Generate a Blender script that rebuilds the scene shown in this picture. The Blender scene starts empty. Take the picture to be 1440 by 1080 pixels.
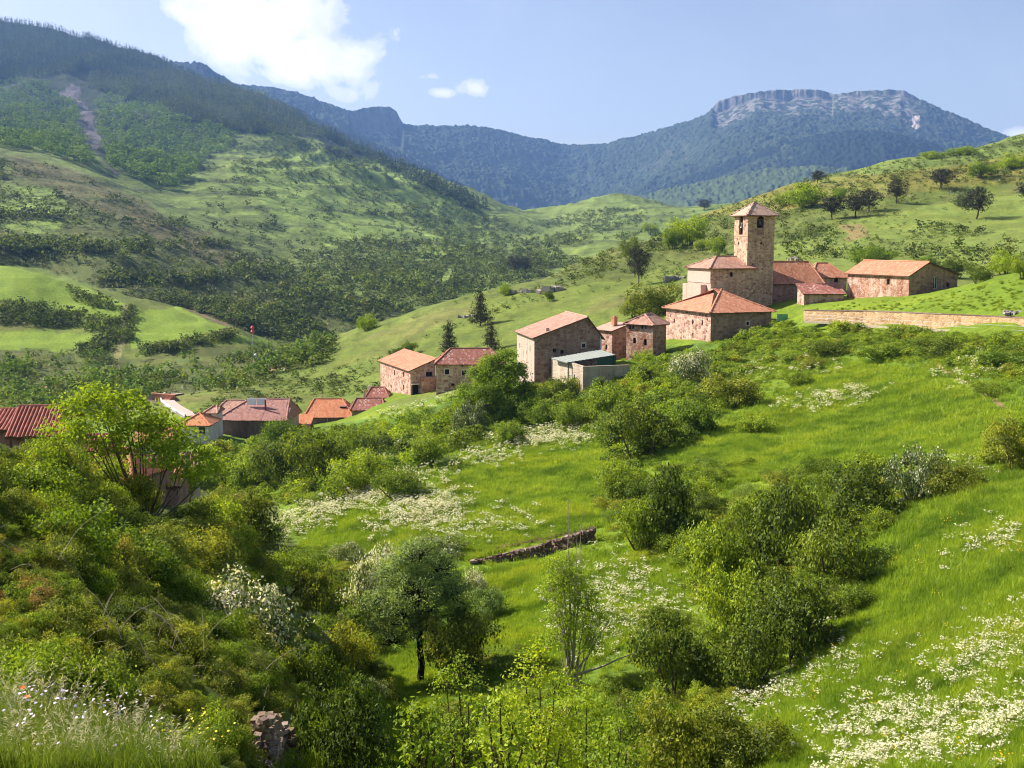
import bpy, math, random
import numpy as np
from mathutils import Vector, Matrix, Euler
R = math.radians
rng = np.random.default_rng(7)
random.seed(7)
sc = bpy.context.scene
COL = sc.collection
PITCH = R(7.595); F = 1500.0
cp, sp_ = math.cos(PITCH), math.sin(PITCH)

# ------------------------------------------------------------------ pixel <-> world helpers (measuring the photograph)
def ray(px, py):
    cx = (np.asarray(px, float) - 720) / F; cy = (540 - np.asarray(py, float)) / F
    return cx, cp + cy * sp_, -sp_ + cy * cp
def P(px, py, d):
    x, y, z = ray(px, py); h = np.hypot(x, y)
    return x / h * d, y / h * d, z / h * d
def proj(x, y, z):
    f = y * cp - z * sp_; u = y * sp_ + z * cp
    return 720 + F * x / f, 540 - F * u / f

# ------------------------------------------------------------------ noise
def _hash(ix, iy, seed):
    h = (ix.astype(np.int64) * 374761393 + iy.astype(np.int64) * 668265263 + seed * 1442695041) & 0xFFFFFFFF
    h = ((h ^ (h >> 13)) * 1274126177) & 0xFFFFFFFF
    h = ((h ^ (h >> 16)) * 2246822519) & 0xFFFFFFFF
    return ((h ^ (h >> 15)) & 0xFFFFFF) / float(0xFFFFFF)
def vnoise(x, y, seed=0):
    ix = np.floor(x); iy = np.floor(y); fx = x - ix; fy = y - iy
    fx = fx * fx * fx * (fx * (fx * 6 - 15) + 10); fy = fy * fy * fy * (fy * (fy * 6 - 15) + 10)
    a = _hash(ix, iy, seed); b = _hash(ix + 1, iy, seed); c = _hash(ix, iy + 1, seed); d = _hash(ix + 1, iy + 1, seed)
    return (a + (b - a) * fx) * (1 - fy) + (c + (d - c) * fx) * fy
def fbm(x, y, scale, octv=4, seed=0, gain=.5):
    x = np.asarray(x, float) / scale; y = np.asarray(y, float) / scale
    s = 0; a = 1; t = 0
    for o in range(octv):
        s = s + a * vnoise(x * 2 ** o + 17.3 * o, y * 2 ** o - 9.1 * o, seed + o); t += a; a *= gain
    return s / t * 2 - 1
def ridged(x, y, scale, octv=4, seed=0):
    x = np.asarray(x, float) / scale; y = np.asarray(y, float) / scale
    s = 0; a = 1; t = 0
    for o in range(octv):
        s = s + a * (1 - np.abs(2 * vnoise(x * 2 ** o + 5.3 * o, y * 2 ** o + 3.1 * o, seed + o) - 1)) ** 2; t += a; a *= .5
    return s / t
def sstep(a, b, x):
    t = np.clip((x - a) / (b - a), 0, 1); return t * t * (3 - 2 * t)
def interp(x, pts):
    p = sorted(pts); return np.interp(x, [q[0] for q in p], [q[1] for q in p])

# ------------------------------------------------------------------ terrain: control points (pixel, pixel, distance in metres)
CTRL = """
0 1080 3.4; 250 1080 3.9; 120 1005 6; 300 1080 6; 0 960 8; -300 1080 2.4; -300 900 8
60 990 9; 200 1060 8; 380 1075 13; 330 1010 14; 200 960 13; 60 900 13; 420 1000 22; 300 900 21; 150 850 19; 0 820 15; -300 760 16
430 950 30; 380 850 36; 250 790 34; 120 740 31; 0 690 26; -300 620 26; 300 740 43; 200 715 43; 100 680 42; 0 625 36
500 1080 34; 450 880 52; 330 770 56; 230 745 60; 90 700 60; 0 670 60; -300 650 60
560 1080 41; 540 990 49; 500 900 59; 460 830 70; 420 780 82; 370 740 96; 320 700 120; 250 700 90; 140 700 90; 20 660 88; -250 660 90
300 660 150; 200 640 140; 100 640 130; 0 640 120; -250 650 130
700 1080 37; 650 950 51; 640 860 62; 690 790 72; 620 850 62; 560 830 66
850 1080 36; 830 960 46; 830 850 57; 800 775 70; 740 800 68; 760 790 71
1000 1080 35; 1000 950 44; 980 850 54; 960 780 64; 950 720 74; 930 660 90
1130 1080 32; 1200 1080 31; 1200 950 40; 1200 830 50; 1180 760 58; 1150 700 70
1440 1080 27; 1440 950 34; 1440 820 43; 1440 720 53; 1440 650 64; 1330 680 62; 1260 700 63
1700 1080 24; 1700 800 40; 1700 600 62; 1700 500 110
1440 590 82; 1300 640 78; 1200 650 82; 1100 660 84; 1000 640 92
1440 530 105; 1300 570 103; 1200 570 108; 1100 590 106; 1000 590 110; 1360 530 113; 1440 500 122
1440 478 129; 1300 472 144; 1200 470 153; 1130 466 164; 1090 474 166; 1040 500 160
1440 440 133; 1300 436 150; 1200 434 162; 1140 432 174
480 730 90; 560 700 93; 640 730 84; 760 740 79; 860 740 76; 700 690 92; 600 650 105; 700 640 108; 800 660 97; 840 620 113
450 700 100; 520 650 117; 420 660 125; 400 630 160; 480 620 150; 560 600 148; 640 590 146; 720 580 146; 800 580 140; 900 560 137; 980 540 137
640 556 172; 560 580 172; 500 598 172; 440 608 178; 600 562 184; 700 545 170; 760 545 158; 830 550 150; 900 520 153; 960 508 155; 880 520 158
540 568 194; 610 556 194; 690 535 192; 760 520 182; 860 510 172; 930 500 168; 1000 470 176; 1060 445 184; 1150 428 184; 1190 425 182; 1300 414 176; 1350 408 174
1440 395 160; 1440 382 170; 1390 390 172; 1340 402 178; 1440 385 182; 1440 400 200; 1350 415 210; 1700 360 170
300 622 172; 350 622 180; 400 615 190; 440 604 190; 480 595 192; 260 620 175; 230 600 200; 240 565 235; 270 585 208
215 565 235; 150 590 230; 0 600 230; -250 600 230; 300 560 230; 340 545 245; 400 550 240; 380 575 215
480 545 240; 600 530 220; 700 500 215; 800 480 212; 900 450 215; 1000 410 225; 1100 395 225; 1200 395 225; 1300 398 230
500 500 272; 600 460 275; 700 445 270; 800 425 270; 900 410 265; 960 400 265; 1100 375 270; 1200 370 270; 1300 372 280; 1440 372 260; 1700 340 270
280 547 282; 400 505 305; 500 463 325; 600 430 335; 680 408 350; 760 388 365; 800 372 400; 850 350 430; 930 325 470; 985 300 520; 1070 270 560; 1150 246 600; 1250 225 650; 1300 215 670; 1370 204 690; 1440 190 710; 1700 130 800
1000 350 350; 1000 330 420; 900 370 340; 1100 330 350; 1100 300 440; 1200 320 350; 1200 280 450; 1200 252 540; 1300 320 350; 1300 270 450; 1440 320 350; 1440 260 480; 1700 250 420
1350 235 570; 1440 220 600
400 545 420; 500 520 440; 600 490 450; 700 470 470; 800 440 520; 900 400 600; 1000 370 680; 1070 330 720; 1200 290 780; 1300 270 820; 1440 260 860; 1700 220 950
150 560 265; 60 570 262; 0 580 260; 0 545 330; 100 540 320; 200 530 310; 300 530 320; 350 520 335; -250 540 320
0 500 370; 100 505 375; 180 510 370; 250 500 370; 320 490 380; 330 470 400; -250 480 400
0 460 400; 100 470 395; 0 430 430; 100 440 425; 170 440 415; 0 378 470; 60 390 465; 120 415 445; 180 430 430; 250 440 425; 320 462 410; 370 480 410; 450 490 420; -250 360 500
0 385 560; 120 418 540; 250 440 530; 350 460 520; 450 470 530; 550 470 540
0 360 620; 150 370 600; 300 410 600; 450 430 590; 600 440 620; 700 420 660
0 310 760; 150 320 740; 300 360 740; 450 390 720; 600 390 750; 700 390 800; -250 280 760
0 250 920; 150 280 900; 300 330 880; 400 370 850; 0 210 1050; 130 240 1030; 220 285 1000; -250 190 1050
0 210 1350; 130 230 1300; 220 262 1250; 300 275 1150; 400 300 1100; 500 330 1050; 600 350 980; 700 370 900
-250 150 1700; 0 170 1900; 120 170 1900; 250 200 1750; 350 220 1550; 450 240 1500; 550 270 1450; 650 310 1350; 720 340 1200
0 110 2600; 100 120 2600; 200 130 2500; 300 160 2300; 400 190 2100; 500 225 1900; 600 270 1700; 680 305 1600
-250 0 3600; 0 36 3400; 60 40 3400; 150 65 3300; 250 96 3100; 350 130 2850; 440 172 2500; 520 210 2300; 600 247 2100; 680 285 1900; 740 312 1780; 790 336 1650
0 80 4300; 200 110 4200; 400 200 3600; 520 250 3200; 600 290 2900; 740 345 2400; -250 40 4500
760 370 900; 760 345 1150; 800 350 1000; 850 340 1000; 950 330 1050; 1050 320 1050; 800 325 1300; 870 315 1300; 950 315 1300
765 312 1650; 810 300 1700; 860 291 1750; 900 292 1750; 955 296 1700; 1050 300 1650; 1200 290 1600; 1440 260 1700; 1700 230 1700
860 310 2300; 960 315 2300; 1200 310 2300; 1440 300 2300; 1700 290 2400
860 330 4300; 1200 320 4300; 1440 320 4300; 1700 320 4500
"""
pts = np.array([[float(v) for v in q.split()] for l in CTRL.strip().splitlines() for q in l.split(';') if q.strip()])
X, Y, Z = P(pts[:, 0], pts[:, 1], pts[:, 2])
# beyond the sides of the picture: (azimuth, distance, height)
ext = np.array([(s * a, d, z) for s, tab in ((-1, ((3, -1.6), (9, -4.5), (20, -9), (45, -15), (90, -22), (180, -26), (500, -5), (1500, 150), (4000, 550))),
                                             (1, ((3, -1.8), (9, -4.), (20, -6), (45, -6), (90, -2), (180, 6), (400, 40), (900, 90), (2000, 120), (4000, 200)))) for a in (.8, 1.05, 1.25) for d, z in tab])
X = np.concatenate([X, ext[:, 1] * np.sin(ext[:, 0])]); Y = np.concatenate([Y, ext[:, 1] * np.cos(ext[:, 0])]); Z = np.concatenate([Z, ext[:, 2]]); DD = np.concatenate([pts[:, 2], ext[:, 1]])
RA = 3.0
ca = np.arctan2(X, Y) * RA; cl = np.log(DD); ct = Z / DD
def kern(r2): return np.sqrt(r2 + .05 ** 2)
n = len(ca)
A = kern((ca[:, None] - ca) ** 2 + (cl[:, None] - cl) ** 2) - np.eye(n) * .012
Q = np.stack([np.ones(n), ca, cl], 1)
M_ = np.block([[A, Q], [Q.T, np.zeros((3, 3))]])
W = np.linalg.solve(M_, np.concatenate([ct, np.zeros(3)]))
def base_t(a, l):
    sh = a.shape; a = a.ravel() * RA; l = l.ravel(); out = np.empty(len(a))
    for i in range(0, len(a), 20000):
        aa = a[i:i + 20000]; ll = l[i:i + 20000]
        out[i:i + 20000] = kern((aa[:, None] - ca) ** 2 + (ll[:, None] - cl) ** 2) @ W[:n] + W[n] + W[n + 1] * aa + W[n + 2] * ll
    return out.reshape(sh)
# coarse evaluation then bicubic-ish refinement on the polar grid
NA, NL = 1350, 1150
azs = np.concatenate([np.linspace(-1.25, -.5, 60)[:-1], np.linspace(-.5, .5, NA - 118), np.linspace(.5, 1.25, 60)[1:]])
NA = len(azs)
LMIN, LMAX = math.log(.8), math.log(4300.)
# rows: spend them where the picture has them
ld = np.linspace(LMIN, LMAX, NL)
azc = np.linspace(-1.25, 1.25, 500); ldc = np.linspace(LMIN, LMAX, 340)
Tc = base_t(*np.meshgrid(azc, ldc, indexing='ij'))
def bil(T, xs, ys, x, y):
    fx = np.clip((x - xs[0]) / (xs[-1] - xs[0]) * (len(xs) - 1), 0, len(xs) - 1.001); fy = np.clip((y - ys[0]) / (ys[-1] - ys[0]) * (len(ys) - 1), 0, len(ys) - 1.001)
    i = fx.astype(int); j = fy.astype(int); fx = fx - i; fy = fy - j
    def cub(p0, p1, p2, p3, t): return p1 + .5 * t * (p2 - p0 + t * (2 * p0 - 5 * p1 + 4 * p2 - p3 + t * (3 * (p1 - p2) + p3 - p0)))
    I = [np.clip(i + k, 0, len(xs) - 1) for k in (-1, 0, 1, 2)]; J = [np.clip(j + k, 0, len(ys) - 1) for k in (-1, 0, 1, 2)]
    rows = [cub(T[a_, J[0]], T[a_, J[1]], T[a_, J[2]], T[a_, J[3]], fy) for a_ in I]
    return cub(*rows, fx)
GA, GL = np.meshgrid(azs, ld, indexing='ij')
GD = np.exp(GL)
GT = bil(Tc, azc, ldc, GA, GL)
GX = GD * np.sin(GA); GY = GD * np.cos(GA)
GZ = GT * GD
# relief on top of the smooth form
def relief(x, y, d, z):
    r = fbm(x, y, 9., 4, 3) * .45 * sstep(8, 60, d) * (1 - sstep(140, 180, d) * .5)
    r += fbm(x, y, 1.7, 3, 9) * .12 * sstep(3, 12, d) * (1 - sstep(200, 400, d))
    far = sstep(240, 420, d)
    r += far * fbm(x, y, 60, 5, 21) * 5
    far2 = sstep(600, 1100, d)
    r += far2 * (ridged(x, y, 420, 5, 31) - .5) * 60 * sstep(600, 2000, d)
    # grazing terraces following the contours
    tm = sstep(230, 300, d) * (1 - sstep(1900, 2400, d)) * np.clip(fbm(x, y, 130, 3, 41) * 1.6 + .45, 0, 1)
    st = np.where(d < 560, 3.2, 17.) ; ph = (z + fbm(x, y, 90, 3, 43) * 5) / st
    fr = ph - np.floor(ph)
    r += tm * st * .33 * (np.where(fr < .75, fr / .75, (1 - fr) / .25) - .5) * np.where(d < 560, .5, .8)
    # lynchets on the near meadows
    return r
GZ = GZ + relief(GX, GY, GD, GZ)
def height(x, y):
    a = np.arctan2(x, y); l = np.log(np.maximum(np.hypot(x, y), .8))
    fi = np.interp(a, azs, np.arange(NA)); fj = np.clip((l - LMIN) / (LMAX - LMIN) * (NL - 1), 0, NL - 1.001)
    i = np.clip(fi.astype(int), 0, NA - 2); j = fj.astype(int); u = fi - i; v = fj - j
    return (GZ[i, j] * (1 - u) + GZ[i + 1, j] * u) * (1 - v) + (GZ[i, j + 1] * (1 - u) + GZ[i + 1, j + 1] * u) * v
# ------------------------------------------------------------------ node helpers
def mat(name):
    m = bpy.data.materials.new(name); m.use_nodes = True; nt = m.node_tree; nt.nodes.clear()
    return m, nt
def N(nt, typ, ins=None, **kw):
    nd = nt.nodes.new(typ)
    for k, v in kw.items(): setattr(nd, k, v)
    for k, v in (ins or {}).items():
        s = nd.inputs[k]
        if isinstance(v, bpy.types.NodeSocket): nt.links.new(v, s)
        else: s.default_value = v
    return nd
def MATH(nt, op, a, b=None, c=None, clamp=False):
    ins = {0: a}
    if b is not None: ins[1] = b
    if c is not None: ins[2] = c
    return N(nt, 'ShaderNodeMath', ins, operation=op, use_clamp=clamp).outputs[0]
def MIX(nt, fac, a, b, blend='MIX'):
    nd = N(nt, 'ShaderNodeMix', data_type='RGBA', blend_type=blend)
    for i, v in ((0, fac), (6, a), (7, b)):
        if isinstance(v, bpy.types.NodeSocket): nt.links.new(v, nd.inputs[i])
        else: nd.inputs[i].default_value = v if not isinstance(v, tuple) else (*v[:3], 1)
    return nd.outputs[2]
def NOISE(nt, vec, scale, detail=4, rough=.55, dist=0.):
    return N(nt, 'ShaderNodeTexNoise', {'Vector': vec, 'Scale': scale, 'Detail': detail, 'Roughness': rough, 'Distortion': dist})
def RAMP(nt, fac, stops, interp='LINEAR'):
    nd = N(nt, 'ShaderNodeValToRGB', {0: fac}); cr = nd.color_ramp; cr.interpolation = interp
    while len(cr.elements) < len(stops): cr.elements.new(.5)
    for e, (p, c) in zip(cr.elements, stops): e.position = p; e.color = (*c[:3], 1) if isinstance(c, tuple) else (c, c, c, 1)
    return nd.outputs[0]
def OUT(nt, surf): N(nt, 'ShaderNodeOutputMaterial', {'Surface': surf})
def BSDF(nt, color, rough=.8, normal=None, spec=.3, **kw):
    ins = {'Base Color': color if isinstance(color, bpy.types.NodeSocket) else (*color[:3], 1), 'Roughness': rough, 'Specular IOR Level': spec}
    if normal is not None: ins['Normal'] = normal
    ins.update(kw)
    return N(nt, 'ShaderNodeBsdfPrincipled', ins).outputs[0]
def BUMP(nt, h, strength=.5, dist=.1, normal=None):
    ins = {'Height': h, 'Strength': strength, 'Distance': dist}
    if normal is not None: ins['Normal'] = normal
    return N(nt, 'ShaderNodeBump', ins).outputs[0]

# ------------------------------------------------------------------ mesh helpers
def mesh_np(name, verts, faces, mats=(), mi=None, attrs=None, smooth=False, loops=4):
    """verts (n,3); faces (m,k) all the same size, or a list of such arrays"""
    me = bpy.data.meshes.new(name)
    fl = faces if isinstance(faces, list) else [faces]
    fl = [np.asarray(f) for f in fl if len(f)]
    nf = sum(len(f) for f in fl)
    me.vertices.add(len(verts)); me.vertices.foreach_set('co', np.asarray(verts, np.float32).ravel())
    lv = np.concatenate([f.ravel() for f in fl]); cnt = np.concatenate([np.full(len(f), f.shape[1]) for f in fl])
    me.loops.add(len(lv)); me.loops.foreach_set('vertex_index', lv.astype(np.int32))
    me.polygons.add(nf)
    me.polygons.foreach_set('loop_start', np.concatenate([[0], np.cumsum(cnt)[:-1]]).astype(np.int32))
    for m in mats: me.materials.append(m)
    if mi is not None: me.polygons.foreach_set('material_index', np.asarray(mi, np.int32))
    me.update(calc_edges=True)
    for k, (dom, typ, arr) in (attrs or {}).items():
        at = me.attributes.new(k, typ, dom)
        at.data.foreach_set('value' if typ == 'FLOAT' else 'color' if 'COLOR' in typ else 'vector', np.asarray(arr, np.float32).ravel())
    me.polygons.foreach_set('use_smooth', np.full(nf, smooth))
    return me
def link(name, me, parent=None, loc=None, label=None, cat=None, group=None, kind=None):
    o = bpy.data.objects.new(name, me); COL.objects.link(o)
    if parent is not None: o.parent = parent
    if loc is not None: o.location = loc
    if label: o['label'] = label
    if cat: o['category'] = cat
    if group: o['group'] = group
    if kind: o['kind'] = kind
    return o

def in_poly(poly, x, y):
    p = np.array([float(v) for v in poly.split()]).reshape(-1, 2) if isinstance(poly, str) else np.asarray(poly, float)
    c = np.zeros(x.shape, bool); j = len(p) - 1
    for i in range(len(p)):
        x1, y1 = p[i]; x2, y2 = p[j]
        if y1 != y2:
            c ^= ((y1 > y) != (y2 > y)) & (x < (x2 - x1) * (y - y1) / (y2 - y1) + x1)
        j = i
    return c
def near_line(pl, x, y):
    p = np.array([float(v) for v in pl.split()]).reshape(-1, 2); best = np.full(x.shape, 1e9)
    for (x1, y1), (x2, y2) in zip(p[:-1], p[1:]):
        dx, dy = x2 - x1, y2 - y1; t = np.clip(((x - x1) * dx + (y - y1) * dy) / (dx * dx + dy * dy), 0, 1)
        best = np.minimum(best, np.hypot(x - x1 - t * dx, y - y1 - t * dy))
    return best

# ------------------------------------------------------------------ what grows where (the ground's own colour)
GPX, GPY = proj(GX, GY, GZ)
_jx = fbm(GX / GD * 900, GL * 260, 40, 4, 51) * 14; _jy = fbm(GX / GD * 900, GL * 260, 30, 4, 57) * 9
QX = GPX + _jx; QY = GPY + _jy
def C3(*c): return np.array(c, float)
n1 = fbm(GX, GY, 14, 4, 61)[..., None]; n2 = fbm(GX / GD * 700, GL * 300, 6, 3, 63)[..., None]; n3 = fbm(GX, GY, 3.2, 3, 65)[..., None]
MEAD = C3(.135, .205, .018)
col = MEAD * (1 + .22 * n1 + .16 * n3) + np.clip(n1, 0, 1) * C3(.05, .02, .0)
def paint(c, m, s=1.):
    global col
    m = (m.astype(float) if m.dtype == bool else m)[..., None] * s
    col = col * (1 - m) + c * m
scrub = C3(.085, .105, .030) * (1 + .5 * n2) + np.clip(n1, 0, 1) * C3(.05, .03, .01)
fD = GD
# hillside behind the village and the far side of the valley
paint(C3(.125, .165, .030) * (1 + .25 * n1 + .3 * n2), (fD > 215)); paint(C3(.17, .155, .055) * (1 + .3 * n2), np.clip(fbm(GX, GY, 26, 4, 75) * 3 - .2, 0, 1) * (fD > 215) * (fD < 800) * .55)
paint(C3(.145, .195, .045) * (1 + .3 * n2), (fD > 560))
hz = np.clip(fbm(GX, GY, 70, 4, 67) * 2.2 + .1, 0, 1)
paint(scrub, hz * (fD > 300) * (fD < 1100) * .55)
paint(scrub, in_poly('-400 215 0 215 120 245 230 300 420 400 560 440 560 470 330 470 200 430 60 375 -400 375', QX, QY) & (fD > 480) & (fD < 1200), .85)
paint(C3(.16, .115, .07) * (1 + .4 * n2), in_poly('20 215 130 245 240 305 400 380 320 390 150 300 20 250', QX, QY) & (fD > 700) & (fD < 1200), .35)
paint(C3(.19, .12, .085) * (1 + .4 * n2), in_poly('260 435 330 420 350 445 310 470 250 455', QX, QY) & (fD > 380) & (fD < 700), .6)
# terraced pasture
for pl in ('330 240 470 200 620 260 700 330 640 380 560 330 500 360 420 330', '0 265 60 265 120 310 60 330 0 325', '560 350 760 370 700 420 560 400'):
    paint(C3(.205, .285, .060) * (1 + .25 * n2), in_poly(pl, QX, QY) & (fD > 560), .75)
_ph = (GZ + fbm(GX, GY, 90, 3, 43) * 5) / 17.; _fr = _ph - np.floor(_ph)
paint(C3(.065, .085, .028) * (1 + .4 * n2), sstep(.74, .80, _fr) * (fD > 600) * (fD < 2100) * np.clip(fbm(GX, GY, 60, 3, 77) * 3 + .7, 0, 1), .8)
# forests
FOREST = '-400 -60 0 20 150 55 260 88 350 118 450 168 520 215 600 252 690 300 560 240 480 222 440 190 330 185 250 205 200 250 140 240 60 215 -400 190'
paint(C3(.030, .045, .018), in_poly(FOREST, QX, QY) & (fD > 1250))
paint(C3(.115, .108, .112) * (1 + .35 * n2), (near_line('102 136 116 160 126 190 132 205', QX, QY) + 10 * fbm(GX, GY, 60, 4, 73) < 13) & (fD > 1300))
paint(C3(.12, .115, .10) * (1 + .25 * n2), (near_line('134 205 150 235 160 245', QX, QY) + 8 * fbm(GX, GY, 40, 4, 74) < 2) & (fD > 1000))
# hay fields low on the far side
for pl in ('-400 360 0 372 60 384 120 405 180 432 170 450 90 440 20 425 -400 420', '-400 462 0 463 60 468 130 470 160 476 100 492 50 497 0 492 -400 490', '190 440 250 432 320 462 260 478 185 490 178 470',
           '205 508 260 500 300 505 250 515 215 522', '325 472 380 480 360 492 330 486'):
    paint(C3(.18, .26, .032) * (1 + .12 * n2), in_poly(pl, GPX + _jx * .4, GPY + _jy * .4) & (fD > 280) & (fD < 620))
paint(scrub * .9, in_poly('-400 492 0 492 120 498 170 485 180 500 400 480 420 500 360 540 230 560 -400 590', QX, QY) & (fD > 240) & (fD < 480), .8)
paint(C3(.20, .20, .08) * (1 + .3 * n2), (near_line('178 432 174 455 172 480 165 500', GPX, GPY) < 5) & (fD > 280) & (fD < 620))
paint(C3(.40, .27, .20), (near_line('0 582 30 572 60 552 66 545', GPX, GPY) < 2.5) & (fD > 240) & (fD < 480))
paint(C3(.42, .26, .19), (near_line('205 492 230 486 268 478', GPX, GPY) < 2) & (fD > 280) & (fD < 620))
# ridge above the village
paint(C3(.165, .215, .045) * (1 + .25 * n2), (fD > 215) & (fD < 760) & in_poly('1080 420 1080 345 1250 300 1500 260 1500 380', QX, QY))
paint(C3(.23, .20, .045) * (1 + .35 * n2), in_poly('960 300 1100 262 1300 235 1440 220 1500 250 1300 270 1100 300', QX, QY) & (fD > 420) & (fD < 900), .5)
paint(C3(.30, .19, .11), in_poly('1170 322 1200 318 1215 328 1190 334', QX, QY) & (fD > 300) & (fD < 600), .6)
paint(C3(.30, .18, .12), (near_line('380 520 400 512 440 500', GPX, GPY) < 2.5) & (fD > 215) & (fD < 400))
# near slopes
paint(C3(.09, .115, .028) * (1 + .5 * n3), in_poly('-500 620 0 600 250 600 300 640 380 690 420 780 460 900 520 1000 540 1200 -500 1200', QX, QY) & (fD > 10) & (fD < 140))
bank = in_poly('280 620 420 600 560 590 640 560 700 540 780 545 900 495 1060 465 1200 470 1440 480 1440 560 1380 540 1200 500 1050 520 950 590 860 630 700 610 560 650 400 700 300 720', QX, QY) & (fD < 215) & (fD > 60)
paint(C3(.10, .17, .025) * (1 + .5 * n3), bank)
paint(C3(.24, .15, .085) * (1 + .3 * n3), (near_line('1310 510 1345 530 1375 545 1402 565 1418 580', GPX, GPY) < 3.2) & (fD < 215), .8)
paint(C3(.34, .24, .16), (near_line('1360 500 1375 495 1395 492', GPX, GPY) < 4) & (fD < 215), .85)
paint(C3(.10, .17, .02) * (1 + .5 * n3), in_poly('480 1080 470 880 420 800 480 780 640 800 760 830 900 850 960 1080', QX, QY) & (fD < 75), .7)
paint(C3(.26, .19, .11) * (1 + .3 * n3), (near_line('545 945 550 990 560 1045', GPX, GPY) < 5 + 4 * n3[..., 0]) & (fD < 75), .7)
paint(C3(.15, .17, .05), (near_line('550 570 640 548 700 520', GPX, GPY) < 5) & (fD < 215) & (fD > 150), .6)
paint(C3(.07, .10, .02), (fD < 12))
# mowing lines and worn grass in the meadows
col *= (1 + .10 * fbm(GX * 1.0, GY * .25, 2.4, 3, 71) * ((fD < 160) & ~bank))[..., None]
col = np.clip(col, .004, .6)

def land_material(name, near=True, hi=(1.25, 1.2, 1.1)):
    m, nt = mat(name)
    c = N(nt, 'ShaderNodeAttribute', attribute_name='Col').outputs['Color']
    pos = N(nt, 'ShaderNodeNewGeometry').outputs['Position']
    if near:
        a = NOISE(nt, pos, 1.1, 8, .7).outputs[0]; b = NOISE(nt, pos, .13, 5, .6).outputs[0]
        c2 = MIX(nt, 1., c, RAMP(nt, a, [(.25, (.55, .58, .5)), (.5, (1, 1, 1)), (.75, (1.4, 1.3, 1.25))]), 'MULTIPLY')
        c2 = MIX(nt, 1., c2, RAMP(nt, b, [(.3, (.82, .88, .9)), (.7, (1.15, 1.08, 1.0))]), 'MULTIPLY')
        bm = BUMP(nt, a, .8, .25); rough = .9
    else:
        a = NOISE(nt, pos, .035, 7, .7).outputs[0]
        c2 = MIX(nt, 1., c, RAMP(nt, a, [(.25, (.5, .52, .55)), (.5, (1, 1, 1)), (.75, (1.5, 1.45, 1.35))]), 'MULTIPLY')
        bm = BUMP(nt, a, .7, 9.); rough = .95
    OUT(nt, BSDF(nt, c2, rough, bm, .1))
    return m
M_near = land_material('meadow_ground'); M_far = land_material('hill_ground', False)
def grid_faces(na, nl):
    i = np.arange(na - 1)[:, None] * nl + np.arange(nl - 1)[None]
    return np.stack([i, i + 1, i + nl + 1, i + nl], -1).reshape(-1, 4)[:, ::-1]
def land(name, j0, j1, m, step=1):
    s = slice(j0, j1)
    v = np.stack([GX[:, s], GY[:, s], GZ[:, s]], -1).reshape(-1, 3)
    c = np.concatenate([col[:, s], np.ones((NA, v.shape[0] // NA, 1))], -1).reshape(-1, 4)
    me = mesh_np(name, v, grid_faces(NA, v.shape[0] // NA), [m], attrs={'Col': ('POINT', 'FLOAT_COLOR', c)}, smooth=True)
    return link(name, me, kind='structure')
JS = int((math.log(620.) - LMIN) / (LMAX - LMIN) * (NL - 1))
land('ground', 0, JS + 1, M_near); land('hills', JS, NL, M_far)
# the ground under and behind the photographer
v = [[0, 0, -1.55]]; f3 = []; f4 = []
sl = np.linspace(-math.pi, math.pi, 49)[:-1]
for s_ in sl: v.append([.82 * math.sin(s_), .82 * math.cos(s_), -1.58])
for k in range(48): f3.append([0, 1 + (k + 1) % 48, 1 + k])
sl = np.linspace(1.24, 2 * math.pi - 1.24, 33); rr = [.8, 3, 9, 20, 45, 90, 180, 400, 900]; b0 = len(v)
for r_ in rr:
    zr, zl = [float(height(np.array([r_ * math.sin(q)]), np.array([r_ * math.cos(q)]))[0]) for q in (1.24, -1.24)]
    for i_, s_ in enumerate(sl): k_ = i_ / 32; v.append([r_ * math.sin(s_), r_ * math.cos(s_), zr * (1 - k_) + zl * k_ + .1 * r_ * math.sin(k_ * math.pi)])
for r_ in range(len(rr) - 1):
    for k in range(32):
        a_ = b0 + r_ * 33 + k; f4.append([a_, a_ + 33, a_ + 34, a_ + 1])
me = mesh_np('ground', np.array(v), [np.array(f3), np.array(f4)], [M_near], attrs={'Col': ('POINT', 'FLOAT_COLOR', np.tile([.1, .16, .02, 1.], (len(v), 1)))}, smooth=True)
link('ground', me, kind='structure')

# ------------------------------------------------------------------ the mountains
aM = np.concatenate([np.linspace(-1.25, -.46, 60)[:-1], np.linspace(-.46, .46, 1500), np.linspace(.46, 1.25, 60)[1:]])
dM = np.concatenate([np.linspace(3300, 4900, 130)[:-1], np.linspace(4900, 6900, 420), np.linspace(6930, 8600, 30)])
MA, MD = np.meshgrid(aM, dM, indexing='ij'); MX = MD * np.sin(MA); MY = MD * np.cos(MA)
mpx = 720 + F * np.tan(MA) / (cp + .1 * sp_)     # close to the column of the picture
def ridge(poly, dist, front, back, jag=0, seed=0, rough=1.):
    p = np.array([[float(v) for v in q.split()] for q in poly.split(';')])
    py = np.interp(mpx[:, 0], p[:, 0], p[:, 1]); dc = np.interp(mpx[:, 0], [q[0] for q in dist], [q[1] for q in dist])
    x, y, z = P(mpx[:, 0], py, dc)
    u = dc[:, None] - MD
    ker = np.hanning(241); ker /= ker.sum(); zs = np.convolve(np.pad(z, 120, mode='edge'), ker, 'valid')
    z = z[:, None] + (zs - z)[:, None] * sstep(60, 650, np.abs(u)); zs = None
    z = z + (fbm(mpx[:, 0], mpx[:, 0] * 0, 7, 4, seed) * jag * 6)[:, None] * np.exp(-np.abs(u) / 45)
    return z, dc[:, None], u, zs
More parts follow.
